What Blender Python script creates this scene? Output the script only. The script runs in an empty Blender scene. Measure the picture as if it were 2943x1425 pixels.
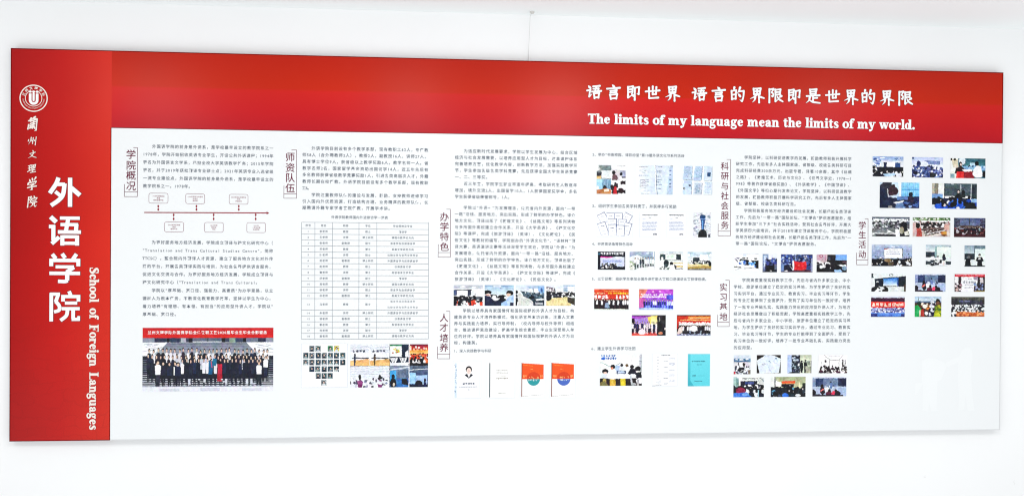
import bpy, math, random
import numpy as np

# ---------------------------------------------------------------- scene, camera, light
SC = bpy.context.scene
COL = SC.collection
K = 2.0 / 3.0                       # survey unit -> metres (board 1.60 m high)
BW, BH = 2.4 * K * 2.6619, 2.4 * K  # display board width, height
BZ = 0.80                           # height of the board's lower edge
FPX, PW, PH = 2100.0, 2943.0, 1425.0
CAM = (2.7492 * K, -4.6860 * K, 1.2224 * K + BZ)
PITCH, YAW, ROLL = -4.4e-3, 7.06e-2, 6.8e-3
WALL_Y = 0.030                      # wall plane; the board front is y = 0
CEIL_Z = 2.609

def _basis():
    fw = np.array([math.sin(YAW) * math.cos(PITCH), math.cos(YAW) * math.cos(PITCH), math.sin(PITCH)])
    r0 = np.array([math.cos(YAW), -math.sin(YAW), 0.0]); u0 = np.cross(r0, fw)
    r = r0 * math.cos(ROLL) + u0 * math.sin(ROLL); u = -r0 * math.sin(ROLL) + u0 * math.cos(ROLL)
    return r, u, fw
_R, _U, _F = _basis()
from mathutils import Matrix, Vector
cam_d = bpy.data.cameras.new('camera')
cam = bpy.data.objects.new('camera', cam_d); COL.objects.link(cam)
cam.matrix_world = Matrix(((_R[0], _U[0], -_F[0], CAM[0]), (_R[1], _U[1], -_F[1], CAM[1]), (_R[2], _U[2], -_F[2], CAM[2]), (0, 0, 0, 1)))
cam_d.sensor_fit = 'HORIZONTAL'; cam_d.sensor_width = 36.0; cam_d.lens = 36.0 * FPX / PW
cam_d.clip_start = 0.05; cam_d.clip_end = 100
SC.camera = cam

world = bpy.data.worlds.new('World'); SC.world = world; world.use_nodes = True
bg = world.node_tree.nodes['Background']; bg.inputs[0].default_value = (0.97, 0.985, 1.0, 1); bg.inputs[1].default_value = AMBIENT = 0.80

def lamp(name, loc, target, sx, sy, power, col=(1, 1, 1)):
    d = bpy.data.lights.new(name, 'AREA'); d.shape = 'RECTANGLE'; d.size = sx; d.size_y = sy
    d.energy = power; d.color = col
    o = bpy.data.objects.new(name, d); COL.objects.link(o); o.location = loc
    o.rotation_euler = (Vector(target) - Vector(loc)).to_track_quat('-Z', 'Y').to_euler()
    return o
# ceiling luminaires in a row in front of the board, and an unseen broad fill added behind the camera
for lx, pw in ((-0.14, 20), (1.50, 18), (2.50, 27), (4.31, 17)):
    lamp('ceiling_lamp', (lx, -1.75, 2.58), (lx, -1.05, 0.0), 0.20, 0.9, pw, (1.0, 0.98, 0.95))
lamp('rear_fill', (2.2, -5.2, 1.25), (2.2, 0, 1.75), 8.6, 1.9, 25, (0.96, 0.99, 1.0))

# unseen lamp added near floor level, aimed up to brighten the ceiling
lamp('ceiling_fill', (2.2, -2.6, 0.05), (2.2, -1.6, 2.6), 9.0, 2.6, 110, (0.97, 0.99, 1.0))

SC.view_settings.view_transform = 'Standard'; SC.view_settings.look = 'None'
SC.view_settings.exposure = -0.35; SC.view_settings.gamma = 1.0
SC.cycles.max_bounces = 5; SC.cycles.diffuse_bounces = 3; SC.cycles.glossy_bounces = 3
SC.cycles.use_denoising = True
SC.cycles.filter_width = 1.15

# ---------------------------------------------------------------- helpers
def lin(c):
    c = np.asarray(c, float)
    return np.where(c <= 0.04045, c / 12.92, ((c + 0.055) / 1.055) ** 2.4)
def hx(s): return np.array([int(s[i:i + 2], 16) / 255 for i in (0, 2, 4)])

def on_board(px, py, y=0.0):
    """Photograph survey point -> metres along and up the board face."""
    d = _F + _R * ((px - PW / 2) / FPX) + _U * ((PH / 2 - py) / FPX)
    t = (y - CAM[1]) / d[1]
    return CAM[0] + d[0] * t, CAM[2] + d[2] * t - BZ
B = on_board

def mat(name, col, rough=0.5, coat=0.0, coat_rough=0.2, noise=0.0, nscale=60.0, bump=0.0, spec=0.3):
    m = bpy.data.materials.new(name); m.use_nodes = True
    nt = m.node_tree; b = nt.nodes['Principled BSDF']
    c = tuple(col)[:3] + (1.0,)
    b.inputs['Base Color'].default_value = c
    b.inputs['Roughness'].default_value = rough
    b.inputs['Specular IOR Level'].default_value = spec
    b.inputs['Coat Weight'].default_value = coat
    b.inputs['Coat Roughness'].default_value = coat_rough
    if noise or bump:
        tc = nt.nodes.new('ShaderNodeTexCoord')
        n = nt.nodes.new('ShaderNodeTexNoise'); n.inputs['Scale'].default_value = nscale; n.inputs['Detail'].default_value = 5
        nt.links.new(tc.outputs['Object'], n.inputs['Vector'])
        if noise:
            r = nt.nodes.new('ShaderNodeMapRange'); r.inputs['To Min'].default_value = 1 - noise; r.inputs['To Max'].default_value = 1 + noise
            nt.links.new(n.outputs['Fac'], r.inputs['Value'])
            mx = nt.nodes.new('ShaderNodeMix'); mx.data_type = 'RGBA'; mx.blend_type = 'MULTIPLY'; mx.inputs['Factor'].default_value = 1
            mx.inputs[6].default_value = c
            cb = nt.nodes.new('ShaderNodeCombineColor')
            for i in range(3): nt.links.new(r.outputs[0], cb.inputs[i])
            nt.links.new(cb.outputs[0], mx.inputs[7]); nt.links.new(mx.outputs[2], b.inputs['Base Color'])
        if bump:
            bp = nt.nodes.new('ShaderNodeBump'); bp.inputs['Strength'].default_value = bump; bp.inputs['Distance'].default_value = 0.002
            nt.links.new(n.outputs['Fac'], bp.inputs['Height']); nt.links.new(bp.outputs[0], b.inputs['Normal'])
    return m

def mesh_obj(name, V, Fc, m, parent=None, label=None):
    me = bpy.data.meshes.new(name); me.from_pydata([tuple(v) for v in V], [], Fc); me.update()
    if m: me.materials.append(m)
    o = bpy.data.objects.new(name, me); COL.objects.link(o)
    if parent: o.parent = parent
    if label: o['label'] = label
    return o
def empty(name, loc, parent=None):
    o = bpy.data.objects.new(name, None); COL.objects.link(o); o.location = loc; o.empty_display_size = 0.05
    if parent: o.parent = parent
    return o
def box_vf(x0, x1, y0, y1, z0, z1, base=0):
    V = [(x, y, z) for x in (x0, x1) for y in (y0, y1) for z in (z0, z1)]
    F = [(0, 1, 3, 2), (4, 6, 7, 5), (0, 4, 5, 1), (2, 3, 7, 6), (0, 2, 6, 4), (1, 5, 7, 3)]
    return V, [tuple(i + base for i in f) for f in F]
def box(name, x0, x1, y0, y1, z0, z1, m, parent=None, label=None):
    V, F = box_vf(x0, x1, y0, y1, z0, z1)
    return mesh_obj(name, V, F, m, parent, label)

class Sheet:
    """Flat print: polygons laid on the board face, each a hair proud of the one before."""
    def __init__(s, y0, step=2e-5): s.V = []; s.F = []; s.y = -y0; s.st = step
    def poly(s, pts):
        b = len(s.V); s.V += [(p[0], s.y, p[1]) for p in pts]; s.F.append(tuple(range(b, b + len(pts)))); s.y -= s.st
    def rect(s, x0, z0, x1, z1): s.poly([(x0, z0), (x1, z0), (x1, z1), (x0, z1)])
    def line(s, a, b, w):
        d = np.array(b, float) - np.array(a, float); L = math.hypot(*d)
        if L < 1e-9: return
        n = np.array([-d[1], d[0]]) / L * w / 2
        a = np.array(a); b = np.array(b); s.poly([a - n, b - n, b + n, a + n])
    def disc(s, c, rx, rz=None, n=14, a=0):
        rz = rx if rz is None else rz
        s.poly([(c[0] + rx * math.cos(a + 2 * math.pi * i / n), c[1] + rz * math.sin(a + 2 * math.pi * i / n)) for i in range(n)])
    def ring(s, c, rx, rz, wx, wz, n=28):
        b = len(s.V)
        for i in range(n):
            t = 2 * math.pi * i / n
            for k in (-.5, .5): s.V.append((c[0] + (rx + k * wx) * math.cos(t), s.y, c[1] + (rz + k * wz) * math.sin(t)))
        for i in range(n):
            j = (i + 1) % n; s.F.append((b + 2 * i, b + 2 * i + 1, b + 2 * j + 1, b + 2 * j))
        s.y -= s.st
    def stroke(s, pts, cap=True, sub=5):
        """pts: (x, z, width) smoothed into a ribbon of changing width."""
        P = np.array(pts, float)
        if len(P) > 2:
            Q = np.vstack([2 * P[0] - P[1], P, 2 * P[-1] - P[-2]]); out = []
            for i in range(1, len(Q) - 2):
                for t in np.linspace(0, 1, sub, endpoint=False):
                    a, b_, c, d = Q[i - 1], Q[i], Q[i + 1], Q[i + 2]
                    out.append(.5 * ((2 * b_) + (c - a) * t + (2 * a - 5 * b_ + 4 * c - d) * t * t + (3 * b_ - a - 3 * c + d) * t ** 3))
            out.append(P[-1]); P = np.array(out)
        T = np.gradient(P[:, :2], axis=0); T /= np.maximum(np.hypot(T[:, 0], T[:, 1])[:, None], 1e-9)
        N = np.stack([-T[:, 1], T[:, 0]], 1); w = np.maximum(P[:, 2], 1e-5)[:, None] / 2
        A = P[:, :2] - N * w; C = P[:, :2] + N * w; b = len(s.V)
        for i in range(len(P)):
            y = s.y - i * 1.5e-6
            s.V += [(A[i, 0], y, A[i, 1]), (C[i, 0], y, C[i, 1])]
        for i in range(len(P) - 1): s.F.append((b + 2 * i, b + 2 * i + 2, b + 2 * i + 3, b + 2 * i + 1))
        s.y -= s.st + len(P) * 1.5e-6
        if cap:
            for e in (0, -1): s.disc(P[e, :2], P[e, 2] / 2, n=10)
    def out(s, name, m, parent=None, label=None): return mesh_obj(name, s.V, s.F, m, parent, label)

# ---- glyphs of the built-in typeface, turned into flat outlines
_G = {}
def glyph(ch, off=0.0, res=2):
    k = (ch, off, res)
    if k not in _G:
        cu = bpy.data.curves.new('glyph', 'FONT'); cu.body = ch; cu.size = 1; cu.resolution_u = res; cu.offset = off
        o = bpy.data.objects.new('glyph', cu); COL.objects.link(o)
        me = o.to_mesh()
        v = np.array([p.co[:2] for p in me.vertices]).reshape(-1, 2); f = [tuple(p.vertices) for p in me.polygons]
        o.to_mesh_clear(); bpy.data.objects.remove(o); bpy.data.curves.remove(cu)
        _G[k] = (v, f)
    return _G[k]
HALF = set('0123456789.,:;-()ABCDEFGHIJKLMNOPQRSTUVWXYZabcdefghijklmnopqrstuvwxyz "\'')
class Text:
    def __init__(s, y0): s.V = []; s.F = []; s.y = -y0; s.n = 0
    def put(s, ch, cx, cz, size, off=0.0, squash=1.0, res=2, rot=0):
        """one character centred on (cx, cz)"""
        if ch in ' \u3000': return
        v, f = glyph(ch, off, res)
        if not len(v): return
        half = ch in HALF
        ox = (v[:, 0].min() + v[:, 0].max()) / 2 if half else 0.5
        P = (v - np.array([ox, 0.38])) * np.array([size * squash, size])
        b = len(s.V); s.n += 1; y = s.y - (s.n % 7) * 2e-6
        if rot: P = np.stack([P[:, 0] * math.cos(rot) - P[:, 1] * math.sin(rot), P[:, 0] * math.sin(rot) + P[:, 1] * math.cos(rot)], 1)
        s.V += [(cx + p[0], y, cz + p[1]) for p in P]; s.F += [tuple(i + b for i in q) for q in f]
    def row(s, text, x0, x1, z, size, off=0.0, fit=None):
        """characters spread evenly between x0 and x1 (half-width ones take half a place)"""
        w = [0.55 if c in HALF else 1.0 for c in text]; tot = fit or sum(w); p = (x1 - x0) / tot; x = x0
        for c, k in zip(text, w): s.put(c, x + p * k / 2, z, size, off); x += p * k
    def out(s, name, m, parent=None, label=None): return mesh_obj(name, s.V, s.F, m, parent, label)

# ---------------------------------------------------------------- materials
M_WALL = mat('painted_plaster', (0.83, 0.835, 0.84), 0.85, noise=0.02, nscale=2.2, bump=0.12, spec=0.2)
M_CEIL = mat('ceiling_paint', (0.905, 0.935, 0.935), 0.9, noise=0.01, nscale=2.0, spec=0.1)
M_WHITE = mat('white_board', (0.742, 0.760, 0.770), 0.45, 0.25, 0.25, noise=0.01, nscale=2.2)
M_EDGE_W = mat('board_edge', (0.60, 0.61, 0.62), 0.5)
M_EDGE_R = mat('red_board_edge', (0.14, 0.003, 0.004), 0.7, spec=0.03)
M_INK = mat('grey_ink', lin(hx('656d78')), 0.7, spec=0.1)
M_INK2 = mat('table_ink', lin(hx('727a84')), 0.7, spec=0.1)
M_RULE = mat('table_rule', lin(hx('878f98')), 0.7, spec=0.1)
M_HEAD = mat('maroon_ink', lin(hx('641634')), 0.7, spec=0.1)
M_BRK = mat('bracket_ink', lin(hx('6c4350')), 0.7, spec=0.1)
M_LETTER = mat('white_lettering', (0.84, 0.84, 0.84), 0.5)
M_CREAM = mat('cream_lettering', (0.80, 0.72, 0.66), 0.5)
M_OUTL = mat('dark_red_outline', (0.10, 0.006, 0.016), 0.6)
M_TLINE = mat('timeline_red', lin(hx('8a2330')), 0.6, spec=0.1)
M_TBOX = mat('timeline_box_line', lin(hx('93707a')), 0.6, spec=0.1)
M_TTXT = mat('timeline_text', lin(hx('a0747c')), 0.6, spec=0.1)
M_WIRE = mat('grey_wire', (0.60, 0.60, 0.60), 0.5)
M_HOOK = mat('hook_metal', (0.62, 0.61, 0.58), 0.35)
M_GHOST = mat('pale_figure', (0.762, 0.780, 0.788), 0.45, 0.25, 0.25)
M_SCUFF = mat('wall_scuff', (0.62, 0.62, 0.60), 0.8)

def red_panel(name, stops, axis, sheen_step=None, wash=False):
    """printed vinyl: orange red to crimson along one axis, reflections painted into the colour"""
    m = mat(name, (0.5, 0.02, 0.012), 0.5, 0.31, 0.31, spec=0.01)
    nt = m.node_tree; b = nt.nodes['Principled BSDF']
    tc = nt.nodes.new('ShaderNodeTexCoord'); sx = nt.nodes.new('ShaderNodeSeparateXYZ'); nt.links.new(tc.outputs['Generated'], sx.inputs[0])
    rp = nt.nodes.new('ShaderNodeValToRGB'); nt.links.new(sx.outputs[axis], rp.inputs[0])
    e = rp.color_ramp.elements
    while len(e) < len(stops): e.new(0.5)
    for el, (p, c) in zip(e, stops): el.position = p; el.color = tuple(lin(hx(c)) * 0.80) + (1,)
    src = rp.outputs[0]
    n = nt.nodes.new('ShaderNodeTexNoise'); n.inputs['Scale'].default_value = 260; n.inputs['Detail'].default_value = 3
    nt.links.new(tc.outputs['Object'], n.inputs['Vector'])
    n2 = nt.nodes.new('ShaderNodeTexNoise'); n2.inputs['Scale'].default_value = 1.6; nt.links.new(tc.outputs['Object'], n2.inputs['Vector'])
    ad = nt.nodes.new('ShaderNodeMath'); ad.operation = 'ADD'; nt.links.new(n.outputs['Fac'], ad.inputs[0]); nt.links.new(n2.outputs['Fac'], ad.inputs[1])
    mr = nt.nodes.new('ShaderNodeMapRange'); mr.inputs['From Min'].default_value = 0.6; mr.inputs['From Max'].default_value = 1.4
    mr.inputs['To Min'].default_value = 0.84; mr.inputs['To Max'].default_value = 1.16; nt.links.new(ad.outputs[0], mr.inputs['Value'])
    def mul(a, fac_out):
        mx = nt.nodes.new('ShaderNodeVectorMath'); mx.operation = 'SCALE'; nt.links.new(a, mx.inputs[0]); nt.links.new(fac_out, mx.inputs['Scale']); return mx.outputs[0]
    src = mul(src, mr.outputs[0])
    if wash:   # faint townscape printed over the foot of the side panel
        br = nt.nodes.new('ShaderNodeTexBrick'); br.inputs['Scale'].default_value = 5.5; br.inputs['Mortar Size'].default_value = 0.012
        br.inputs['Color1'].default_value = (1, 1, 1, 1); br.inputs['Color2'].default_value = (.72, .72, .72, 1); br.inputs['Mortar'].default_value = (.35, .35, .35, 1)
        ds = nt.nodes.new('ShaderNodeVectorMath'); ds.operation = 'ADD'
        nn = nt.nodes.new('ShaderNodeTexNoise'); nn.inputs['Scale'].default_value = 7; nn.inputs['Detail'].default_value = 4
        nt.links.new(tc.outputs['Object'], nn.inputs['Vector']); sc = nt.nodes.new('ShaderNodeVectorMath'); sc.operation = 'SCALE'; sc.inputs['Scale'].default_value = 0.16
        nt.links.new(nn.outputs['Color'], sc.inputs[0]); nt.links.new(tc.outputs['Object'], ds.inputs[0]); nt.links.new(sc.outputs[0], ds.inputs[1])
        sw = nt.nodes.new('ShaderNodeSeparateXYZ'); cw = nt.nodes.new('ShaderNodeCombineXYZ'); nt.links.new(ds.outputs[0], sw.inputs[0])
        nt.links.new(sw.outputs[0], cw.inputs[0]); nt.links.new(sw.outputs[2], cw.inputs[1]); nt.links.new(cw.outputs[0], br.inputs['Vector'])
        bw = nt.nodes.new('ShaderNodeSeparateColor'); nt.links.new(br.outputs['Color'], bw.inputs[0])
        hm = nt.nodes.new('ShaderNodeMapRange'); hm.inputs['From Min'].default_value = 0.46; hm.inputs['From Max'].default_value = 0.12
        hm.inputs['To Min'].default_value = 0.0; hm.inputs['To Max'].default_value = 0.15; nt.links.new(sx.outputs[2], hm.inputs['Value'])
        iv = nt.nodes.new('ShaderNodeMath'); iv.operation = 'SUBTRACT'; iv.inputs[0].default_value = 1; nt.links.new(bw.outputs[0], iv.inputs[1])
        pr = nt.nodes.new('ShaderNodeMath'); pr.operation = 'MULTIPLY'; nt.links.new(iv.outputs[0], pr.inputs[0]); nt.links.new(hm.outputs[0], pr.inputs[1])
        fi = nt.nodes.new('ShaderNodeMath'); fi.operation = 'SUBTRACT'; fi.inputs[0].default_value = 1; nt.links.new(pr.outputs[0], fi.inputs[1])
        src = mul(src, fi.outputs[0])
    nt.links.new(src, b.inputs['Base Color'])
    return m
M_RED_H = red_panel('red_header_print_sheen', [(0.0, 'bf1020'), (0.25, 'cf141c'), (0.535, 'd61e18'), (0.555, 'cc2400'), (1.0, 'bf1c00')], 2)  # sharp colour step is a reflection line painted into the red
M_RED_S = red_panel('red_side_print_sheen', [(0.0, 'b00c0c'), (0.5, 'c81612'), (1.0, 'da2c1c')], 0, wash=True)  # lighter towards the right: reflected light painted into the red

# ---------------------------------------------------------------- the room
wall = box('wall', -4.0, 9.0, WALL_Y, WALL_Y + 0.15, 0.0, CEIL_Z, M_WALL); wall['kind'] = 'structure'
ceiling = box('ceiling', -4.0, 9.0, -2.6, WALL_Y + 0.15, CEIL_Z, CEIL_Z + 0.12, M_CEIL); ceiling['kind'] = 'structure'
sf = Sheet(0)
for (a, b_) in (((2655, 1367), (2661, 1366.5)), ((2655, 1370.5), (2661, 1370)), ((2915, 1379), (2913, 1384)), ((2913, 1384), (2917, 1388)), ((2917, 1388), (2916, 1393))):
    p, q = B(*a, WALL_Y), B(*b_, WALL_Y); sf.line(p, q, 0.0011)
o = sf.out('paint_scuff', M_SCUFF, wall, 'two tiny grey scuffs on the white wall'); o.location = (0, WALL_Y - 0.0002, BZ); 

# ---------------------------------------------------------------- the display board
board = empty('display_board', (0, 0, BZ))
board['label'] = 'long wall-mounted display board with red header and red left side panel'
board['category'] = 'display board'
SIDE_X = B(319.0, 700)[0]; HEAD_Z = (B(319.4, 367.2)[1] + B(2879, 413.2)[1]) / 2
box('white_panel', SIDE_X, BW, 0.0, 0.016, 0.0, HEAD_Z, M_WHITE, board)
box('side_panel', 0.0, SIDE_X, 0.0, 0.016, 0.0, BH, M_RED_S, board, 'red vertical panel at the left end')
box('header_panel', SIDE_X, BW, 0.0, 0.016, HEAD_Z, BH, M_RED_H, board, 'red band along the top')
t = 0.0026
def edge(x0, x1, z0, z1, m): box('edge_strip', x0, x1, -0.0012, 0.018, z0, z1, m, board)
edge(-t, BW + t, BH, BH + t, M_EDGE_R); edge(-t, 0, -t, BH, M_EDGE_R); edge(0, SIDE_X, -t, 0, M_EDGE_R)
edge(BW, BW + t, HEAD_Z, BH, M_EDGE_R); edge(BW, BW + t * .7, -t, HEAD_Z, M_EDGE_W); edge(SIDE_X, BW, -t, 0, M_EDGE_W)
s = Sheet(0.0004)
s.rect(SIDE_X, HEAD_Z - .0002, BW, HEAD_Z + .0022); s.rect(SIDE_X - .0030, 0, SIDE_X, HEAD_Z)
s.out('printed_border', M_EDGE_R, board)
# stand-offs between the board and the wall
for x in (0.4, 1.5, 2.7, 3.85):
    box('spacer', x - .03, x + .03, 0.016, WALL_Y, 0.25, 1.35, M_EDGE_W, board)

# ---- brush strokes
def W(kind, n):
    t = np.linspace(0, 1, n)
    if kind == 'h': return 0.78 + 0.30 * np.abs(t - .35) / .65
    if kind == 'v': return 1.08 - 0.22 * np.sin(t * math.pi)
    if kind == 'p': return 1.12 * (1 - t) ** 0.8 + 0.18
    if kind == 'n': return 0.35 + 1.25 * np.exp(-((t - .72) / .28) ** 2)
    if kind == 'd': return 0.5 + 0.85 * np.sin(t * math.pi * .75)
    if kind == 'g': return 1.0 - 0.8 * t
    return np.ones(n)
def ST(txt):
    out = []
    for part in txt.split(';'):
        a = part.split(); pts = [tuple(float(v) for v in q.split(',')) for q in a[1:]]; out.append((a[0], pts))
    return out
BR = {
'语': ST('d 14,13 27,27;h 5,43 27,39;v 24,40 20,80;g 19,82 38,64;h 44,16 88,11;v 66,15 58,46;h 46,31 80,28;v 80,29 76,46;h 37,50 97,44;v 50,61 54,92;h 50,61 84,57;v 84,57 79,88;h 54,87 80,85'),
'言': ST('d 44,4 56,17;h 8,29 93,21;h 30,42 72,37;h 30,54 70,50;v 28,67 34,95;h 28,68 75,63;v 75,63 69,92;h 34,92 70,89'),
'即': ST('h 15,15 48,10;v 48,10 44,48;h 17,31 45,28;h 17,48 44,44;v 15,14 15,82;g 15,84 46,64;d 38,57 50,72;h 58,20 88,14;v 88,15 85,60;g 85,60 72,58;v 60,19 59,98'),
'世': ST('h 4,42 96,33;v 26,17 28,84;h 28,85 88,80;v 51,8 51,60;v 75,12 72,58;h 51,60 73,57'),
'界': ST('v 27,9 31,47;h 27,10 75,6;v 75,7 69,45;h 30,27 71,24;h 31,45 70,42;v 51,9 51,44;p 48,47 33,62 4,76;n 54,46 68,60 98,70;p 38,66 35,82 20,98;v 64,62 65,99'),
'的': ST('p 30,4 25,24;v 11,26 14,82;h 11,27 42,22;v 42,22 39,78;h 14,52 40,49;h 14,79 40,76;p 68,4 61,24 48,44;h 61,29 93,25;v 93,26 91,62 82,92;g 82,93 66,84;d 57,46 70,62'),
'限': ST('h 9,12 36,8;p 36,9 25,30;v 25,30 36,43 31,57;g 30,58 19,52;v 9,10 9,98;h 50,14 84,10;v 84,10 80,46;h 52,30 80,27;h 52,46 80,43;v 49,12 50,88;g 50,90 72,75;p 90,54 70,67;n 60,52 73,74 100,90'),
'是': ST('v 29,7 33,38;h 29,8 74,4;v 74,5 68,36;h 32,22 70,19;h 33,37 69,34;h 6,51 95,44;v 50,50 50,82;h 50,64 78,61;p 28,58 23,78 3,96;n 20,70 46,88 98,95'),
'兰': ST('d 20,20 34,10;d 44,16 72,0;h 8,30 56,14 88,15;v 92,16 92,92;g 92,92 76,98;v 13,56 9,86;h 26,33 84,18;h 30,49 78,34;v 60,30 52,80;h 28,62 74,50;h 34,77 70,66;d 42,58 29,80;d 60,60 77,80'),
'州': ST('d 14,30 9,54;p 38,8 33,50 14,92;d 44,36 51,54;v 60,10 58,82;d 68,32 78,50;v 92,2 89,98'),
'文': ST('d 50,0 58,16;h 20,40 82,22;p 66,26 42,70 2,94;n 28,46 58,72 100,86'),
'理': ST('h 4,22 36,12;v 22,19 20,72;h 6,47 36,40;h 0,84 40,64;v 46,14 48,50;h 46,14 90,5;v 90,6 84,44;h 48,31 86,24;h 48,50 84,43;v 67,12 62,88;h 46,69 88,60;h 36,93 98,82'),
'学': ST('d 18,18 27,34;d 44,6 51,24;p 82,2 66,26;d 11,40 7,58;h 12,44 90,32;g 90,33 80,52;h 28,60 68,50;p 68,51 46,68;v 48,66 54,90;g 54,92 34,97;h 6,80 96,66'),
'院': ST('h 8,14 36,8;p 36,8 22,34;v 22,34 37,50;g 37,51 20,62;v 10,12 8,98;d 62,0 70,13;d 46,20 41,36;h 46,24 94,17;g 94,18 84,34;h 54,43 84,37;h 40,60 96,51;p 60,58 54,80 30,96;v 76,56 74,80 84,90;g 84,90 100,78'),
}
def brush(ch, cx, cz, size, parent, name, wid=8.6, mt=None, delta=0.0011, squash=1.0, shear=0.0):
    so, sh = Sheet(0.0009), Sheet(0.0004, 5e-6)
    for kind, pts in BR[ch]:
        P = np.array(pts)
        if len(P) == 2: P = np.array([P[0], P[0] * .5 + P[1] * .5, P[1]])
        n = len(P); ww = W(kind, n) * wid * size / 100 * 1.22
        X = cx + ((P[:, 0] - 50) * squash - (P[:, 1] - 50) * shear) * size / 100; Z = cz - (P[:, 1] - 50) * size / 100
        so.stroke(list(zip(X, Z, ww))); sh.stroke(list(zip(X, Z, ww + 2 * delta)))
    o = so.out(name, mt or M_LETTER, parent)
    sh.out('outline', M_OUTL, o)
    return o
# ---- bold slab-serif latin alphabet
SF = {
'T': (66, 'R 24 0 42 72;R 15 0 51 5;R 3 65 63 72;P 3,68 3,50 9,66;P 63,68 57,66 63,50'),
'h': (59, 'R 6 0 21 74;R 0 0 27 5;R 0 69 8 74;A 18,32,4 25,44,8 35,45,11 41,37,15 41.5,20,15 41.5,0,15;R 33 0 56 5'),
'n': (59, 'R 6 0 21 50;R 0 0 27 5;R 0 45 8 50;A 18,32,4 25,44,8 35,45,11 41,37,15 41.5,20,15 41.5,0,15;R 33 0 56 5'),
'm': (90, 'R 6 0 21 50;R 0 0 27 5;R 0 45 8 50;A 18,32,4 25,44,8 33,45,11 38.5,37,15 39,20,15 39,0,15;R 32 0 52 5;A 46,32,4 52,44,8 62,45,11 69,37,15 69.5,20,15 69.5,0,15;R 62 0 84 5'),
'u': (59, 'R 6 14 21 50;R 0 45 8 50;A 13.5,20,15 14,10,14 21,4.5,9 29,5,6 37,14,4;R 34 0 49 50;R 28 45 36 50;R 47 0 56 5'),
'r': (46, 'R 6 0 21 50;R 0 0 28 5;R 0 45 8 50;A 18,32,4 24,43,7 32,45,9;D 37,41,7'),
'i': (31, 'R 7 0 22 50;R 0 0 29 5;R 0 45 9 50;D 14,65,9'),
'l': (31, 'R 7 0 22 74;R 0 0 29 5;R 0 69 9 74'),
't': (38, 'R 9 10 23 62;R 1 44 35 50;P 9,50 9,54 20,66 23,66 23,50;A 16,14,14 18,6,12 25,4,9 35,11,4'),
'f': (36, 'R 8 0 23 58;R 1 0 33 5;R 1 44 33 50;A 15.5,54,15 18,65,12 27,70,7 32,69,6;D 35,66,7.5'),
'o': (52, 'O 25 25 17.5 22.5 16 6'),
'e': (48, 'R 12 25 42 30;A 37.5,29,13 35,39,12 26,46,6 14,39,14 10,25,17 15,10,14 27,4,8 42,13,4'),
'c': (46, 'A 37,41,7 27,46.5,6 15,39,14 10.5,25,17 15,10,14 27,4,8 42,13,4;D 36,38,7.5'),
'a': (54, 'A 9,41,6 21,47,6 32,43,12 35,31,15 35,10,15 41,4,8 51,7,4;A 33,29,5 18,25,8 11,14,14 15,5,10 25,5,8 34,14,5;D 11,38,7.5'),
's': (43, 'A 36,36,4 33,45,5 21,46.5,8 11,37,13 21,27,15 33,17,14 31,6,10 19,3,6 8,6,5 5,15,4'),
'g': (52, 'O 21 33 12.5 13.5 13 6;A 30,42,6 38,47,6;D 43,45,6;A 13,21,5 7,14,8 14,7,11 33,5,12 41,-5,11 34,-16,8 18,-18,8 6,-12,8 7,-3,6 15,3,5'),
'y': (54, 'L 10,48,16 27,6,15;L 43,48,6 28,4,7;A 29,8,7 24,-8,8 16,-15,7;D 11,-13,8;R 0 45 25 50;R 32 45 54 50'),
'w': (78, 'L 10,48,15 25,2,14;L 37,48,6 26,2,6;L 38,48,15 53,2,14;L 67,48,6 54,2,6;R 0 45 23 50;R 28 45 49 50;R 57 45 77 50'),
'd': (58, 'O 21 24.5 14 21.5 15 6;R 33 0 48 74;R 27 69 35 74;R 47 0 56 5'),
'S': (56, 'A 47,56,5 40,67,7 26,68.5,9 13,58,15 22,44,18 40,32,18 45,17,15 34,5,10 18,4,7 8,10,5;R 44 48 49 70;R 5 2 10 26'),
'F': (64, 'R 10 0 28 72;R 2 0 38 5;R 2 66 60 72;P 60,72 54,68 60,48;R 26 35 44 41;R 41 27 46 49'),
'L': (62, 'R 10 0 28 72;R 2 67 37 72;R 2 0 60 6;P 60,0 60,26 53,5'),
'.': (24, 'D 11,8,9'),
}
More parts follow.
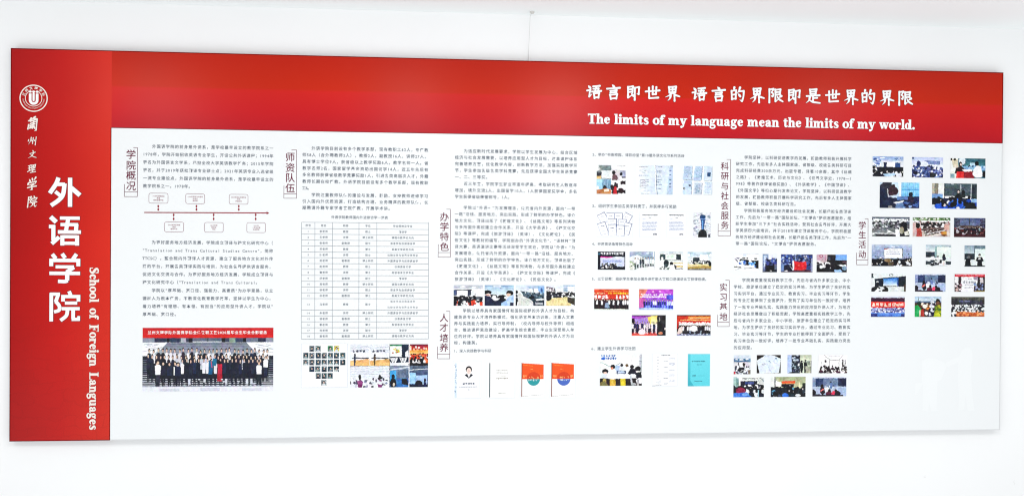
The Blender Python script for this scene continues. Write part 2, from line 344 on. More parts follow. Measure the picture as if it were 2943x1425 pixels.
def serif(text, origin, ux, uz, sc, parent, name, mt, delta, sp=30, grow=0.0):
    """lettering along ux with up direction uz; one object per letter"""
    x = 0.0
    for ch in text:
        if ch == ' ': x += sp; continue
        adv, spec = SF[ch]; so, sh = Sheet(0.0009), Sheet(0.0004, 5e-6)
        T = lambda px, pz: (origin[0] + (ux[0] * (x + px) + uz[0] * pz) * sc, origin[1] + (ux[1] * (x + px) + uz[1] * pz) * sc)
        for s_, g in ((so, grow), (sh, delta / sc)):
            for it in spec.split(';'):
                a = it.split(); k = a[0]
                if k == 'R':
                    x0, z0, x1, z1 = map(float, a[1:]); s_.poly([T(x0 - g, z0 - g), T(x1 + g, z0 - g), T(x1 + g, z1 + g), T(x0 - g, z1 + g)])
                elif k == 'P':
                    s_.poly([T(*map(float, q.split(','))) for q in a[1:]])
                elif k == 'O':
                    cx, cz, rx, rz, wx, wz = map(float, a[1:]); n = 28; b = len(s_.V)
                    for i in range(n):
                        t_ = 2 * math.pi * i / n
                        for q in (-.5, .5):
                            p = T(cx + (rx + q * (wx + 2 * g)) * math.cos(t_), cz + (rz + q * (wz + 2 * g)) * math.sin(t_)); s_.V.append((p[0], s_.y, p[1]))
                    for i in range(n):
                        j = (i + 1) % n; s_.F.append((b + 2 * i, b + 2 * i + 1, b + 2 * j + 1, b + 2 * j))
                    s_.y -= s_.st
                elif k == 'D':
                    cx, cz, r = map(float, a[1].split(',')); s_.disc(T(cx, cz), (r + g) * sc, n=16)
                else:
                    pts = [tuple(map(float, q.split(','))) for q in a[1:]]
                    s_.stroke([T(p[0], p[1]) + ((p[2] + 2 * g) * sc,) for p in pts], cap=False)
        o = so.out(name, mt, parent); sh.out('outline', M_OUTL, o)
        x += adv
def serif_len(text, sp=30): return sum(sp if c == ' ' else SF[c][0] for c in text)

# ---- motto on the header
motto = empty('motto_lettering', (0, 0, 0), board)
cs = dict(zip(range(17), [205, 312, 422, 528, 637, 785, 892, 995, 1103, 1205, 1308, 1412, 1520, 1620, 1715, 1818, 1920]))
for i, ch in enumerate('语言即世界语言的界限即是世界的界限'):
    cx = 1600 + cs[i] / 1.918; cy = 180 + (162 + (cs[i] - 205) * (196 - 162) / 1715) / 1.918
    p = B(cx, cy); brush(ch, p[0], p[1], 0.0665, motto, 'character', wid=10.4)
txt = 'The limits of my language mean the limits of my world.'
a = B(1688.6, 355.2); b_ = B(2629.7, 372.6); L = math.hypot(b_[0] - a[0], b_[1] - a[1]); ux = ((b_[0] - a[0]) / L, (b_[1] - a[1]) / L)
serif(txt, a, ux, (-ux[1], ux[0]), L / serif_len(txt, 31), motto, 'letter', M_LETTER, 0.0013, sp=31, grow=1.3)
# ---- side panel lettering
side = empty('school_lettering', (0, 0, 0), board)
HEI = {
'外': 'A 30,0,14 22,22,14 3,54,14;L 26,23 50,23 12;A 49,20,14 44,58,14 30,78,14 7,96,14;L 20,48 36,62 12;L 66,0 66,100 14;L 69,34 97,60 15',
'语': 'L 5,4 23,22 15;L 0,37 20,37 12;L 14,34 14,84 13;L 9,95 32,72 13;L 34,8 96,8 11;L 60,10 53,52 13;L 36,30 91,30 11;L 86,28 84,54 13;L 28,55 100,55 12;L 42,66 42,101 13;L 88,66 88,101 13;L 42,71 88,71 11;L 42,93 88,93 11',
'学': 'L 9,2 21,17 13;L 41,0 51,15 13;L 88,1 76,19 13;L 0,23 100,23 12;L 6,18 6,43 13;L 94,18 94,43 13;L 20,45 80,45 11;L 80,46 56,63 13;L 0,67 100,67 12;L 58,60 58,92 14;A 60,92,12 50,95,12 28,94,12',
'院': 'L 6,4 6,100 12;L 2,8 34,8 11;A 29,8,12 20,34,12;A 20,32,12 32,48,12 31,62,12 15,68,11;L 63,-2 69,12 12;L 38,16 100,16 11;L 44,12 44,33 12;L 94,12 94,33 12;L 50,38 90,38 11;L 40,57 98,57 11;A 59,58,12 55,80,12 36,97,12;L 77,58 77,92 12;L 72,93 98,93 11;L 95,82 95,98 9',
}
for ch, (x0, y0, x1, y1) in zip('外语学院', ((140.8, 510.3, 233, 594.8), (141, 619.6, 233, 705), (142.5, 728.5, 230.5, 813), (142.5, 838, 231, 923))):
    p, q = B(x0, y0), B(x1, y1); sx, sz = (q[0] - p[0]) / 100, (p[1] - q[1]) / 100; so, sh = Sheet(0.0009), Sheet(0.0004, 5e-6)
    for it in HEI[ch].split(';'):
        a = it.split()
        if a[0] == 'L': w_ = float(a[3]); pts = [tuple(map(float, v.split(','))) + (w_,) for v in a[1:3]]
        else: pts = [tuple(map(float, v.split(','))) for v in a[1:]]
        for s_, d in ((so, 0), (sh, .0016)):
            PP = [np.array([p[0] + x * sx, p[1] - y * sz, w_ * (sx + sz) / 2 + 2 * d]) for x, y, w_ in pts]
            if d:
                for e0, e1 in ((0, 1), (-1, -2)): v = PP[e0][:2] - PP[e1][:2]; PP[e0][:2] += v / np.hypot(*v) * d
            s_.stroke(PP, cap=False)
    o = so.out('character', M_LETTER, side); sh.out('outline', M_OUTL, o)
for ch, x0, y0, x1, y1 in (('兰', 78.1, 334.7, 109.5, 378.5), ('州', 78, 392.7, 107, 418.3), ('文', 79.8, 431.7, 106.8, 457), ('理', 79, 471, 105.4, 499), ('学', 78, 508, 107.8, 548.6), ('院', 77.5, 562, 108.8, 597.4)):
    p, q = B(x0, y0), B(x1, y1); hgt = p[1] - q[1]
    brush(ch, (p[0] + q[0]) / 2, (p[1] + q[1]) / 2, hgt * .96, side, 'character', wid=8.0, mt=M_CREAM, delta=0.0006, squash=(q[0] - p[0]) / hgt * .94, shear=.09)
txt = 'School of Foreign Languages'
a = B(258.2, 767.5); b_ = B(257.2, 1234.5); L = math.hypot(b_[0] - a[0], b_[1] - a[1]); ux = ((b_[0] - a[0]) / L, (b_[1] - a[1]) / L)
serif(txt, a, ux, (-ux[1], ux[0]), L / serif_len(txt, 47), side, 'letter', M_CREAM, 0.0014, sp=47, grow=1.2)

# ---- emblem
ec = B(96.9, 283); r1 = 39.0 / 2.95 * (B(100, 283)[0] - B(97.05, 283)[0])
em = Sheet(0.0006)
em.ring(ec, r1, r1, r1 * .085, r1 * .085, 64)
emblem = em.out('emblem', M_CREAM, board, 'round emblem with a U inside two rings')
s = Sheet(0.0007)
n = 40
pts = []
for i in range(n + 1):
    t_ = math.radians(128 + (412 - 128) * i / n); pts.append((ec[0] + r1 * .61 * math.cos(t_), ec[1] + r1 * .61 * math.sin(t_), r1 * .05))
s.stroke(pts, sub=1); s.out('inner_ring', M_CREAM, emblem)
s = Sheet(0.0008)
def E(x, z): return (ec[0] + x * r1, ec[1] + z * r1)
w = r1 * .20
s.stroke([E(-.25, .36) + (w,), E(-.25, 0) + (w,), E(-.24, -.22) + (w,), E(-.12, -.38) + (w,), E(.02, -.40) + (w,), E(.16, -.36) + (w,), E(.25, -.22) + (w,), E(.26, 0) + (w,), E(.26, .36) + (w,)], cap=False)
s.stroke([E(0, .36) + (w * .78,), E(0, .1) + (w * .78,), E(0, -.16) + (w * .78,)])
for x in (-.25, 0, .26): s.disc(E(x, .50), r1 * .115, r1 * .085)
s.out('emblem_letter', M_LETTER, emblem)
tx = Text(0.0007)
for k, ch in enumerate('兰州文理学院'):
    a_ = math.radians(158 - k * 27); tx.put(ch, ec[0] + r1 * .79 * math.cos(a_), ec[1] + r1 * .79 * math.sin(a_), r1 * .25, 0.02, rot=a_ - math.pi / 2)
for k, ch in enumerate('LANZHOUUNIVERSITYOFARTSANDSCIENCE'):
    a_ = math.radians(186 + k * 5.3); tx.put(ch, ec[0] + r1 * .77 * math.cos(a_), ec[1] + r1 * .77 * math.sin(a_), r1 * .12, 0.0, rot=a_ + math.pi / 2)
tx.out('emblem_inscription', M_CREAM, emblem)

# ---- section headings in their brackets
def heading(text, cx, ys, size, xr, yt, xt, xl, yl, yi, yb):
    p = lambda x, y: B(x, y)
    s = Sheet(0.0005); w = 0.0019
    s.line(p(xt, yt), p(xr, yt), w); s.line(p(xr, yt), p(xr - .5, yb), w); s.line(p(xl, yl), p(xl - .5, yb), w)
    s.line(p(xl, yb), p(xr, yb), w); s.line(p(xl, yi), p(xr, yi), w)
    h = s.out('section_heading', M_BRK, board, 'vertical heading ' + text + ' beside a thin bracket')
    for ch, y in zip(text, ys):
        q = p(cx, y); tx = Text(0.0006); tx.put(ch, q[0], q[1], size, 0.006, res=3); tx.out('character', M_HEAD, h)
heading('学院概况', 376.6, (443.9, 475.2, 504, 534.3), 0.0405, 395.4, 424.7, 383.4, 357.9, 529.5, 551.2, 565.1)
heading('师资队伍', 833.9, (451.3, 481.8, 510.7, 540.5), 0.0405, 852.5, 431.4, 838, 816.2, 534, 557.2, 570)
heading('办学特色', 1277.2, (622.9, 651.2, 679.7, 708.9), 0.0395, 1294.8, 601.4, 1283, 1259.7, 702, 725.6, 739)
heading('人才培养', 1276.0, (912.5, 940.4, 970.9, 998.1), 0.0385, 1293.0, 894.2, 1282, 1257.6, 995, 1016.7, 1030.2)
heading('科研与社会服务', 2083, (477.9, 505.9, 534.7, 563, 590.9, 619.1, 647), 0.0365, 2099.7, 458.7, 2088.5, 2064.1, 642.8, 664.3, 677.5)
heading('实习基地', 2079.2, (824.9, 853.1, 881.7, 909.3), 0.0365, 2096.2, 805, 2084.7, 2062.8, 903.5, 925, 937.8)
heading('学生活动', 2478, (647.5, 674.9, 702.3, 730.6), 0.0365, 2494.8, 628.7, 2485.3, 2461.9, 725.7, 746.9, 760.6)

# ---- body text
def para(x0, x1, yf, yl, rows, last, cols, text, indent=2, name='paragraph', size=1.0):
    """rows of evenly spaced characters; yf/yl: survey height of first and last row at the left edge; last: fraction of the final row"""
    pool = text
    while len(pool) < rows * cols: pool += text
    tx = Text(0.0005); i = 0
    for r in range(rows):
        y = yf + (yl - yf) * r / max(1, rows - 1)
        a = B(x0, y); xr = B(x1, y)[0]; p = (xr - a[0]) / cols
        start = indent if r == 0 else 0
        n = cols - start
        if r == rows - 1: n = max(2, int(round(cols * last)) - start)
        room = n; line = ''
        while room > 0.4:
            c = pool[i % len(pool)]; i += 1
            if not line and c in '，。、；）》”':
                c = pool[i % len(pool)]; i += 1
            line += c; room -= 0.55 if c in HALF else 1.0
        if r == rows - 1: line = line[:-1] + '。'
        tx.row(line, a[0] + p * start, a[0] + p * start + p * n, a[1], p * 0.89 * size, 0.013)
    return tx.out(name, M_INK, board)
T1 = '外国语学院的前身是外语系，是学校最早设立的教学院系之一。1978年，学院开始招收英语专业学生，开设公共外语课程；1994年更名为外国语言文学系，承担全校大学英语教学任务；2015年学院更名，并于2019年获批翻译专业硕士点；2021年英语专业入选省级一流专业建设点，'
T2 = '为更好服务地方经济发展，学院成立翻译与跨文化研究中心（"Translation and Trans Cultural Studies Centre"，简称TTCSC），整合院内外翻译人才资源，建立了服务地方文化对外传播的平台，开展各类翻译实践与培训，为社会各界提供语言服务，促进文化交流与合作。'
T3 = '学院以"厚基础、宽口径、强能力、高素质"为办学思路，以立德树人为根本任务，不断深化教育教学改革，坚持以学生为中心，着力培养"有理想、有本领、有担当"的应用型外语人才，'
T4 = '外语学院目前设有多个教学系部，现有教职工62人，专任教师58人（含外聘教师2人），教授2人，副教授16人，讲师27人，具有博士学位9人，获省级以上教学奖励6人，教学名师一人。省教学名师2名，国家留学基金资助出国访学14人，近五年先后有多名教师获得省级教学竞赛奖励1人，引进各类高层次人才，外籍教师长期在校任教。'
T5 = '学院注重教师队伍的建设与发展，鼓励、支持教师进修学习，引入国内外优质资源，打造结构合理、业务精湛的教师队伍，长期聘请外籍专家学者来院任教，开展学术讲座、文化交流等活动，'
T6 = '为适应新时代发展要求，学院以学生发展为中心，结合区域经济与社会发展需要，以培养应用型人才为目标，改革课程体系，完善培养方案，优化教学内容，创新教学方法，加强实践教学环节，学生参加各级各类学科竞赛，先后获得全国大学生英语竞赛一、二、三等奖。'
T7 = '近三年来，学院学生就业率逐年提高，考取研究生人数逐年增加，境外交流2人，出国留学10人，1人获得国家奖学金，多名学生获得省级荣誉称号，1人获得"全国优秀共青团员"称号，'
T8 = '学院以"外语+"为发展理念，依托省内外资源，面向"一带一路"沿线、服务地方、突出实践，形成了鲜明的办学特色。译介地方文化，翻译出版了《敦煌文化》、《丝路文明》等系列读物，与多所国外高校建立合作关系，开设《大学英语》、《跨文化交际》等课程，完成《旅游翻译》（英译）、《文化概论》、《民俗文化》等教材的编写，学院创办的"外语文化节"、"译林杯"翻译大赛、英语演讲比赛等活动深受学生欢迎，'
T9 = '学院以培养具有家国情怀和国际视野的外语人才为目标，构建英语专业人才培养新模式，强化语言基本功训练，注重人文素养与实践能力培养，实行导师制，（校内导师与校外导师）相结合，推进课程思政建设，提高学生综合素质，毕业生深受用人单位的好评。'
T10 = '学院坚持，以科研促进教学的发展，鼓励教师积极开展科学研究工作，先后有多人主持国家级、省部级、校级各类科研项目，完成科研经费300余万元，出版专著、译著10余部，其中《丝绸之路》、《敦煌艺术、历史与文化》、《世界文学史，1978—1998》等著作获得省级奖励》、《外语教学》、《中国翻译》、《外国文学》等核心期刊发表论文，'
T11 = '学院积极服务地方经济建设和社会发展，长期承担各类翻译工作，先后为"一带一路"国际论坛、"文博会"提供志愿服务，组织学生参加"三下乡"社会实践活动，受到社会各界好评，开展大学英语四六级培训，并于2018年建立翻译服务中心，'
T12 = '学院高度重视实践教学工作，先后与省内外多家企业、中小学校、旅游单位建立了稳定的实习基地，为学生提供了良好的实习实训平台，通过专业见习、教育实习、毕业实习等环节，学生的专业技能得到了全面提升，受到了实习单位的一致好评，培养了一批专业基础扎实、实践能力突出的应用型外语人才，为地方经济社会发展做出了积极贡献，'
para(410.3, 786.5, 420.5, 534.3, 6, .387, 29, T1)
para(409, 785.5, 695.9, 810.5, 6, .90, 29, T2)
para(409, 785.5, 834, 902.5, 4, .275, 29, T3)
para(868.2, 1231.6, 426, 540.2, 7, .07, 28, T4)
para(868, 1231, 559.7, 596.6, 3, .70, 28, T5)
para(1306.6, 1660, 433.7, 508.1, 5, .275, 28, T6)
para(1306.5, 1659, 527.7, 565.2, 3, .475, 28, T7)
para(1306, 1653.7, 596.3, 801.8, 12, .84, 28, T8)
para(1304, 1650.5, 892.3, 984.3, 6, .215, 28, T9)
para(2114.3, 2448, 452, 584.8, 8, .535, 28, T10)
para(2113.3, 2446.6, 605, 699.7, 6, .70, 28, T11)
para(2107.7, 2444.6, 804.5, 998.2, 11, .19, 28, T12)
def caption(x0, x1, y, text, size=None, m=None, z=0.0005, name='caption', par=None, off=0.0):
    a, b_ = B(x0, y), B(x1, y); tx = Text(z); n = sum(.55 if c in HALF else 1 for c in text)
    tx.row(text, a[0], b_[0], a[1], size or (b_[0] - a[0]) / n * 0.95, off or 0.012); return tx.out(name, m or M_INK, par or board)
caption(951.6, 1115.2, 624, '外语学院教师国内外进修访学一览表')
caption(1304, 1412.5, 1007.6, '1、深入实践教学与科研')
caption(1702.3, 1967, 444.3, '2、举办"书香校园、译彩纷呈"第10届外语文化节系列活动')
caption(1701.3, 1944.5, 591.5, '3、组织学生参加各类学科竞赛，并获得多项奖励')
caption(1701.3, 1818.4, 700.9, '4、开展英语角等特色活动')
caption(1700.7, 2036, 800.9, '5、以赛促教：组织学生参加全国外语技能大赛和口语演讲比赛获得佳绩。')
caption(1699, 1827, 1001, '6、建立学生外语学习社团')

# ---- timeline
a, b_ = B(414.6, 610.6), B(768, 612.0); s = Sheet(0.0006)
s.line(a, b_, 0.0042)
tl = s.out('timeline', M_TLINE, board, 'thin dark red timeline arrow')
s = Sheet(0.0008); c = B(774, 612.2); s.poly([c, (c[0] - .011, c[1] + .0058), (c[0] - .011, c[1] - .0058)]); s.out('arrow_head', M_TLINE, tl)
def rrect(s, x0, z0, x1, z1, r, w):
    P = []
    for cx, cz, a0 in ((x1 - r, z1 - r, 0), (x0 + r, z1 - r, 90), (x0 + r, z0 + r, 180), (x1 - r, z0 + r, 270)):
        for k in range(4): t_ = math.radians(a0 + 30 * k); P.append((cx + r * math.cos(t_), cz + r * math.sin(t_), w))
    P.append(P[0]); s.stroke(P, sub=1, cap=False)
boxes = [(428.1, 555, 482.9, 584.4, 455, 1), (533.9, 556.9, 588.3, 585.8, 564.7, 1), (659, 558.4, 712.8, 587.3, 686.4, 1), (472.8, 637.8, 527.7, 666.6, 499.3, 0), (587.8, 639.2, 641.7, 667.6, 614.2, 0), (709.5, 639.7, 763.3, 668.5, 735, 0)]
lines = [('1978年学院成立', '英语', '招收首届学生'), ('1994年更名为外语系', '并设立', '教研室'), ('2003年设立日语专业', '本科', '开始招生'), ('2015年更名学院', '英语', '翻译专业'), ('2019年获', '批省级', '专业'), ('2021年', '一流专业建', '设点获批')]
for (x0, y0, x1, y1, xc, up), ls in zip(boxes, lines):
    p, q = B(x0, y0), B(x1, y1); s = Sheet(0.0006); rrect(s, p[0], q[1], q[0], p[1], .0075, .0016)
    bx = s.out('timeline_box', M_TBOX, tl); tx = Text(0.0007)
    for k, l in enumerate(ls):
        n = sum(.55 if c in HALF else 1 for c in l); w_ = n * .0068; z = (p[1] + q[1]) / 2 + (1 - k) * .0082
        tx.row(l, (p[0] + q[0]) / 2 - w_ / 2, (p[0] + q[0]) / 2 + w_ / 2, z, .0066, 0.01)
    tx.out('box_text', M_TTXT, tl)
    s = Sheet(0.0007); ya, yb = ((589, 606) if up else (613, 634)); c0, c1 = B(xc, ya), B(xc, yb)
    for k in range(2):
        zc = c0[1] + (c1[1] - c0[1]) * (.22 + .55 * k); s.disc((c0[0], zc), .0034, .0052)
    s.line(c0, c1, .0012)
    s.out('connector', M_TLINE, tl)

# ---- staff table
TX = [866.6, 905.1, 955.5, 1031.8, 1083.1, 1231.6]
TY = [638.7, 656.6, 672.7, 689.7, 706.3, 724, 740, 757, 773.7, 791.0, 807.9, 824.3, 841, 857.6, 890.7, 907.3, 924.3, 941.3, 957.4, 974]
s = Sheet(0.0005); w = .0015
for x in TX: a, b_ = B(x, TY[0]), B(x - .6, TY[-1]); s.line(a, b_, w)
for y in TY: a = B(TX[0], y); s.line(a, (B(TX[-1], y)[0], a[1]), w)
table = s.out('staff_table', M_RULE, board, 'ruled table of five columns under its title')
random.seed(5); tx = Text(0.0006)
sn = '李王张刘陈杨赵黄周吴徐孙马朱胡郭何高'
cn = ['英语语言文学专业', '语言学及应用语言学', '外国语言学与应用语言学', '翻译学', '英美文学研究方向', '日语语言文学', '课程与教学论方向', '比较文学与世界文学专业']
for r in range(19):
    zc = (B(TX[0], TY[r])[1] + B(TX[0], TY[r + 1])[1]) / 2
    row = ['序号', '姓名', '职称', '学位', '毕业院校及专业'] if r == 0 else [str(r), sn[r - 1] + '老师', ('副教授', '教授', '讲师')[r * 7 % 3], ('博士', '硕士', '博士研究', '硕士')[r * 5 % 4], cn[r * 3 % 8]]
    for k, tt in enumerate(row):
        xa, xb = B(TX[k], TY[r])[0], B(TX[k + 1], TY[r])[0]; xm = (xa + xb) / 2
        n = sum(.62 if c in HALF else 1 for c in tt); ww = n * .0118
        if r == 13 and k == 4:
            for dz, t2 in ((.0125, cn[1]), (-.0125, cn[7])): n2 = len(t2) * .0118; tx.row(t2, xm - n2 / 2, xm + n2 / 2, zc + dz, .0105)
        else: tx.row(tt, xm - ww / 2, xm + ww / 2, zc, .0106, 0.012)
tx.out('table_text', M_INK2, table)

# ---- pale silhouettes low on the right, slightly lighter than the board
g = Sheet(0.0003, 1e-5)
def gp(pts): g.poly([B(2400 + x / 2.626, 950 + y / 2.626) for x, y in pts][::-1])
gp([(955, 150), (985, 130), (1015, 130), (1035, 160), (1038, 215), (1025, 260), (1030, 400), (1035, 480), (1052, 600), (1000, 604), (985, 490), (975, 590), (930, 600), (935, 480), (925, 380), (930, 240), (840, 275), (835, 240), (935, 195)])
gp([(655, 230), (700, 205), (760, 215), (830, 240), (840, 270), (800, 370), (772, 375), (765, 590), (785, 604), (725, 606), (712, 540), (700, 606), (660, 600), (662, 400), (605, 490), (605, 395), (655, 390)])
g.out('pale_silhouettes', M_GHOST, board, 'two faint pale figures at the lower right')

# ---- wire from the ceiling down behind the board
def tube(name, pts, r, m, parent=None, n=8):
    V, F = [], []
    for i, p in enumerate(pts):
        p = Vector(p); d = Vector(pts[min(i + 1, len(pts) - 1)]) - Vector(pts[max(i - 1, 0)]); d.normalize()
        u = d.orthogonal().normalized() if abs(d.y) > .9 else d.cross(Vector((0, 1, 0))).normalized(); v = d.cross(u)
        rr = r[i] if isinstance(r, (list, tuple)) else r
        for k in range(n): t_ = 2 * math.pi * k / n; V.append(p + (u * math.cos(t_) + v * math.sin(t_)) * rr)
    for i in range(len(pts) - 1):
        for k in range(n): F.append((i * n + k, i * n + (k + 1) % n, (i + 1) * n + (k + 1) % n, (i + 1) * n + k))
    F.append(tuple(range(n))[::-1]); F.append(tuple(range((len(pts) - 1) * n, len(pts) * n)))
    o = mesh_obj(name, V, F, m, parent)
    for p in o.data.polygons: p.use_smooth = True
    return o
hang = empty('hanging_wire', (0, 0, 0))
hang['label'] = 'thin grey wire running from the ceiling hook down to the board'; hang['category'] = 'wire'
c0 = B(1517.6, 186, 0.022); c1 = B(1523.6, 50, -0.02)
hy = -0.012
hk = B(1529.5, 35, hy)
z0 = BZ
tube('wire', [(c0[0], .022, z0 + c0[1]), ((c0[0] + c1[0]) / 2, .002, z0 + (c0[1] + c1[1]) / 2), (c1[0], -.02, z0 + c1[1]), (c1[0] + .004, -.04, z0 + c1[1] + .012), (hk[0] - .004, hy, z0 + hk[1] - .004)], .00095, M_WIRE, hang)
zc = CEIL_Z
tube('hook_plate', [(hk[0], hy, zc), (hk[0], hy, zc - .003), (hk[0], hy, zc - .008)], [.010, .010, .007], M_HOOK, hang, 20)
tube('hook_ring', [(hk[0] + .008 * math.cos(a_), hy, z0 + hk[1] + .004 + .007 * math.sin(a_)) for a_ in np.linspace(0, 2 * math.pi, 15)], .0014, M_HOOK, hang)

# ---------------------------------------------------------------- printed photographs
M_PRINT = bpy.data.materials.new('photo_print'); M_PRINT.use_nodes = True
_b = M_PRINT.node_tree.nodes['Principled BSDF']; _b.inputs['Roughness'].default_value = .45; _b.inputs['Specular IOR Level'].default_value = .2
_a = M_PRINT.node_tree.nodes.new('ShaderNodeAttribute'); _a.attribute_name = 'ink'
M_PRINT.node_tree.links.new(_a.outputs['Color'], _b.inputs['Base Color'])

class Paint:
    """a small canvas for print colours; coordinates in percent, y down"""
    def __init__(s, w, h, seed):
        s.w, s.h = w * 2, h * 2; s.a = np.ones((s.h, s.w, 3)); s.rs = np.random.RandomState(seed)
        s.Y, s.X = np.mgrid[0:s.h, 0:s.w]; s.X = (s.X + .5) * 100 / s.w; s.Y = (s.Y + .5) * 100 / s.h; s.asp = w / h; s.flat = False; s.tex = .8; s.frame = None
    def c(s, c): return hx(c) if isinstance(c, str) else np.array(c)
    def r(s, x0, y0, x1, y1, c):
        s.a[max(0, int(round(y0 * s.h / 100))):int(round(y1 * s.h / 100)), max(0, int(round(x0 * s.w / 100))):int(round(x1 * s.w / 100))] = s.c(c)
    def g(s, x0, y0, x1, y1, c0, c1, ax=1):
        m = (s.X >= x0) & (s.X < x1) & (s.Y >= y0) & (s.Y < y1)
        t = ((s.Y - y0) / (y1 - y0) if ax else (s.X - x0) / (x1 - x0))[..., None]
        s.a[m] = (s.c(c0) * (1 - t) + s.c(c1) * t)[m]
    def e(s, cx, cy, rx, ry, c, up=0):
        m = ((s.X - cx) / max(rx, .01)) ** 2 + ((s.Y - cy) / max(ry, .01)) ** 2 < 1
        if up == 1: m &= s.Y < cy
        if up == 2: m &= s.Y > cy
        s.a[m] = s.c(c)
    def p(s, pts, c):
        m = np.zeros(s.X.shape, bool); n = len(pts)
        for i in range(n):
            (x0, y0), (x1, y1) = pts[i], pts[(i + 1) % n]
            if y0 == y1: continue
            k = ((s.Y >= min(y0, y1)) & (s.Y < max(y0, y1)))
            m ^= k & (s.X < x0 + (s.Y - y0) * (x1 - x0) / (y1 - y0))
        s.a[m] = s.c(c)
    def l(s, x0, y0, x1, y1, w, c):
        dx, dy = (x1 - x0) * s.asp, y1 - y0; L2 = dx * dx + dy * dy + 1e-9
        t = np.clip(((s.X - x0) * s.asp * dx + (s.Y - y0) * dy) / L2, 0, 1)
        d = np.hypot((s.X - x0) * s.asp - t * dx, s.Y - y0 - t * dy); s.a[d < w / 2] = s.c(c)
    def crowd(s, x0, y0, x1, y1, n, r0, r1, pal, hair='10131c', back=True):
        """seated audience seen from behind: bodies and dark heads, larger towards the bottom"""
        ys = np.sort(s.rs.rand(n)) * (y1 - y0) + y0
        for y in ys:
            t = (y - y0) / max(1e-6, y1 - y0); r = r0 + (r1 - r0) * t; x = x0 + s.rs.rand() * (x1 - x0); c = pal[s.rs.randint(len(pal))]
            s.e(x, y + r * 1.9, r * 1.35 / s.asp, r * 1.25, c); s.e(x, y, r * .72 / s.asp, r * .95, hair)
            if s.rs.rand() < .35: s.e(x + r * .2, y + r * .3, r * .35 / s.asp, r * .45, 'e8d9d2')
    def people(s, x0, x1, y0, y1, n, tops, legs='141824', skin='d9b9a8', hair='15131a', jit=3):
        """a standing row facing us"""
        d = (x1 - x0) / n; h = y1 - y0
        for i in range(n):
            x = x0 + d * (i + .5) + s.rs.uniform(-.15, .15) * d; y = y0 + s.rs.uniform(-.5, .5) * jit; H = y1 - y
            c = tops[s.rs.randint(len(tops))]; lg = legs if isinstance(legs, str) else legs[s.rs.randint(len(legs))]
            s.p([(x - d * .3, y + H * .5), (x + d * .3, y + H * .5), (x + d * .24, y1), (x + d * .04, y1), (x, y + H * .62), (x - d * .04, y1), (x - d * .24, y1)], lg)
            s.p([(x - d * .42, y + H * .22), (x - d * .2, y + H * .17), (x + d * .2, y + H * .17), (x + d * .42, y + H * .22), (x + d * .36, y + H * .56), (x - d * .36, y + H * .56)], c)
            s.e(x, y + H * .07, d * .24, H * .085, hair); s.e(x, y + H * .10, d * .16, H * .06, skin)
    def glyphs(s, x0, y0, x1, y1, n, c, fill=.62):
        """far-off lettering, n blocky characters"""
        d = (x1 - x0) / n
        for i in range(n):
            xa = x0 + d * i + d * .09; wd = d * .82
            for k in range(6):
                if s.rs.rand() < .5: yy = y0 + (y1 - y0) * s.rs.rand() * .85; s.r(xa, yy, xa + wd * s.rs.uniform(.6, 1), yy + (y1 - y0) * .2, c)
                else: xx = xa + wd * s.rs.rand() * .8; s.r(xx, y0, xx + wd * .24, y0 + (y1 - y0) * s.rs.uniform(.6, 1), c)
    def rows(s, x0, y0, x1, y1, n, c, lo=.5, th=.35):
        """lines of small print"""
        d = (y1 - y0) / n
        for i in range(n):
            y = y0 + d * i; xe = x0 + (x1 - x0) * s.rs.uniform(lo, 1); x = x0
            while x < xe:
                w_ = s.rs.uniform(1, 4); k = s.rs.uniform(.75, 1.1); s.r(x, y, min(x + w_, xe), y + d * th * k, c); x += w_ + s.rs.uniform(.2, 1.0)
    def speck(s, x0, y0, x1, y1, n, r, pal):
        for i in range(n):
            x = s.rs.uniform(x0, x1); y = s.rs.uniform(y0, y1); s.e(x, y, r * s.rs.uniform(.5, 1.4) / s.asp, r * s.rs.uniform(.5, 1.3), pal[s.rs.randint(len(pal))])
    def smooth(s, h, w, cell, ch=1):
        """soft random field in -.5..+.5 with features about CELL pixels across"""
        gh, gw = int(h / cell) + 3, int(w / cell) + 3; g = s.rs.rand(gh, gw, ch) - .5
        y = np.arange(h) / cell; x = np.arange(w) / cell; yi = y.astype(int); xi = x.astype(int)
        ty = (y - yi); tx = (x - xi); ty = (ty * ty * (3 - 2 * ty))[:, None, None]; tx = (tx * tx * (3 - 2 * tx))[None, :, None]
        A = g[yi][:, xi]; Bq = g[yi][:, xi + 1]; C = g[yi + 1][:, xi]; D = g[yi + 1][:, xi + 1]
        return (A * (1 - tx) + Bq * tx) * (1 - ty) + (C * (1 - tx) + D * tx) * ty
    def done(s, sharp=.5, noise=.03):
        h2, w2 = s.h, s.w
        if not s.flat:      # uneven outlines, as in a small printed photograph
            dy = s.smooth(h2, w2, 7)[..., 0] * 4.0 * s.tex + s.smooth(h2, w2, 3)[..., 0] * 1.8 * s.tex; dx = s.smooth(h2, w2, 7)[..., 0] * 4.0 * s.tex + s.smooth(h2, w2, 3)[..., 0] * 1.8 * s.tex
            yy, xx = np.mgrid[0:h2, 0:w2]; src = s.a[np.clip(yy + dy, 0, h2 - 1).round().astype(int), np.clip(xx + dx, 0, w2 - 1).round().astype(int)]
        else: src = s.a
        a = src.reshape(h2 // 2, 2, w2 // 2, 2, 3).mean((1, 3)); h, w = a.shape[:2]
        f = lambda q: (q + np.roll(q, 1, 0) + np.roll(q, -1, 0)) / 3
        ff = lambda q: f(f(q).transpose(1, 0, 2)).transpose(1, 0, 2)
        b = ff(a); b[[0, -1]] = a[[0, -1]]; b[:, [0, -1]] = a[:, [0, -1]]
        a = b + (a - b) * (1 + sharp)
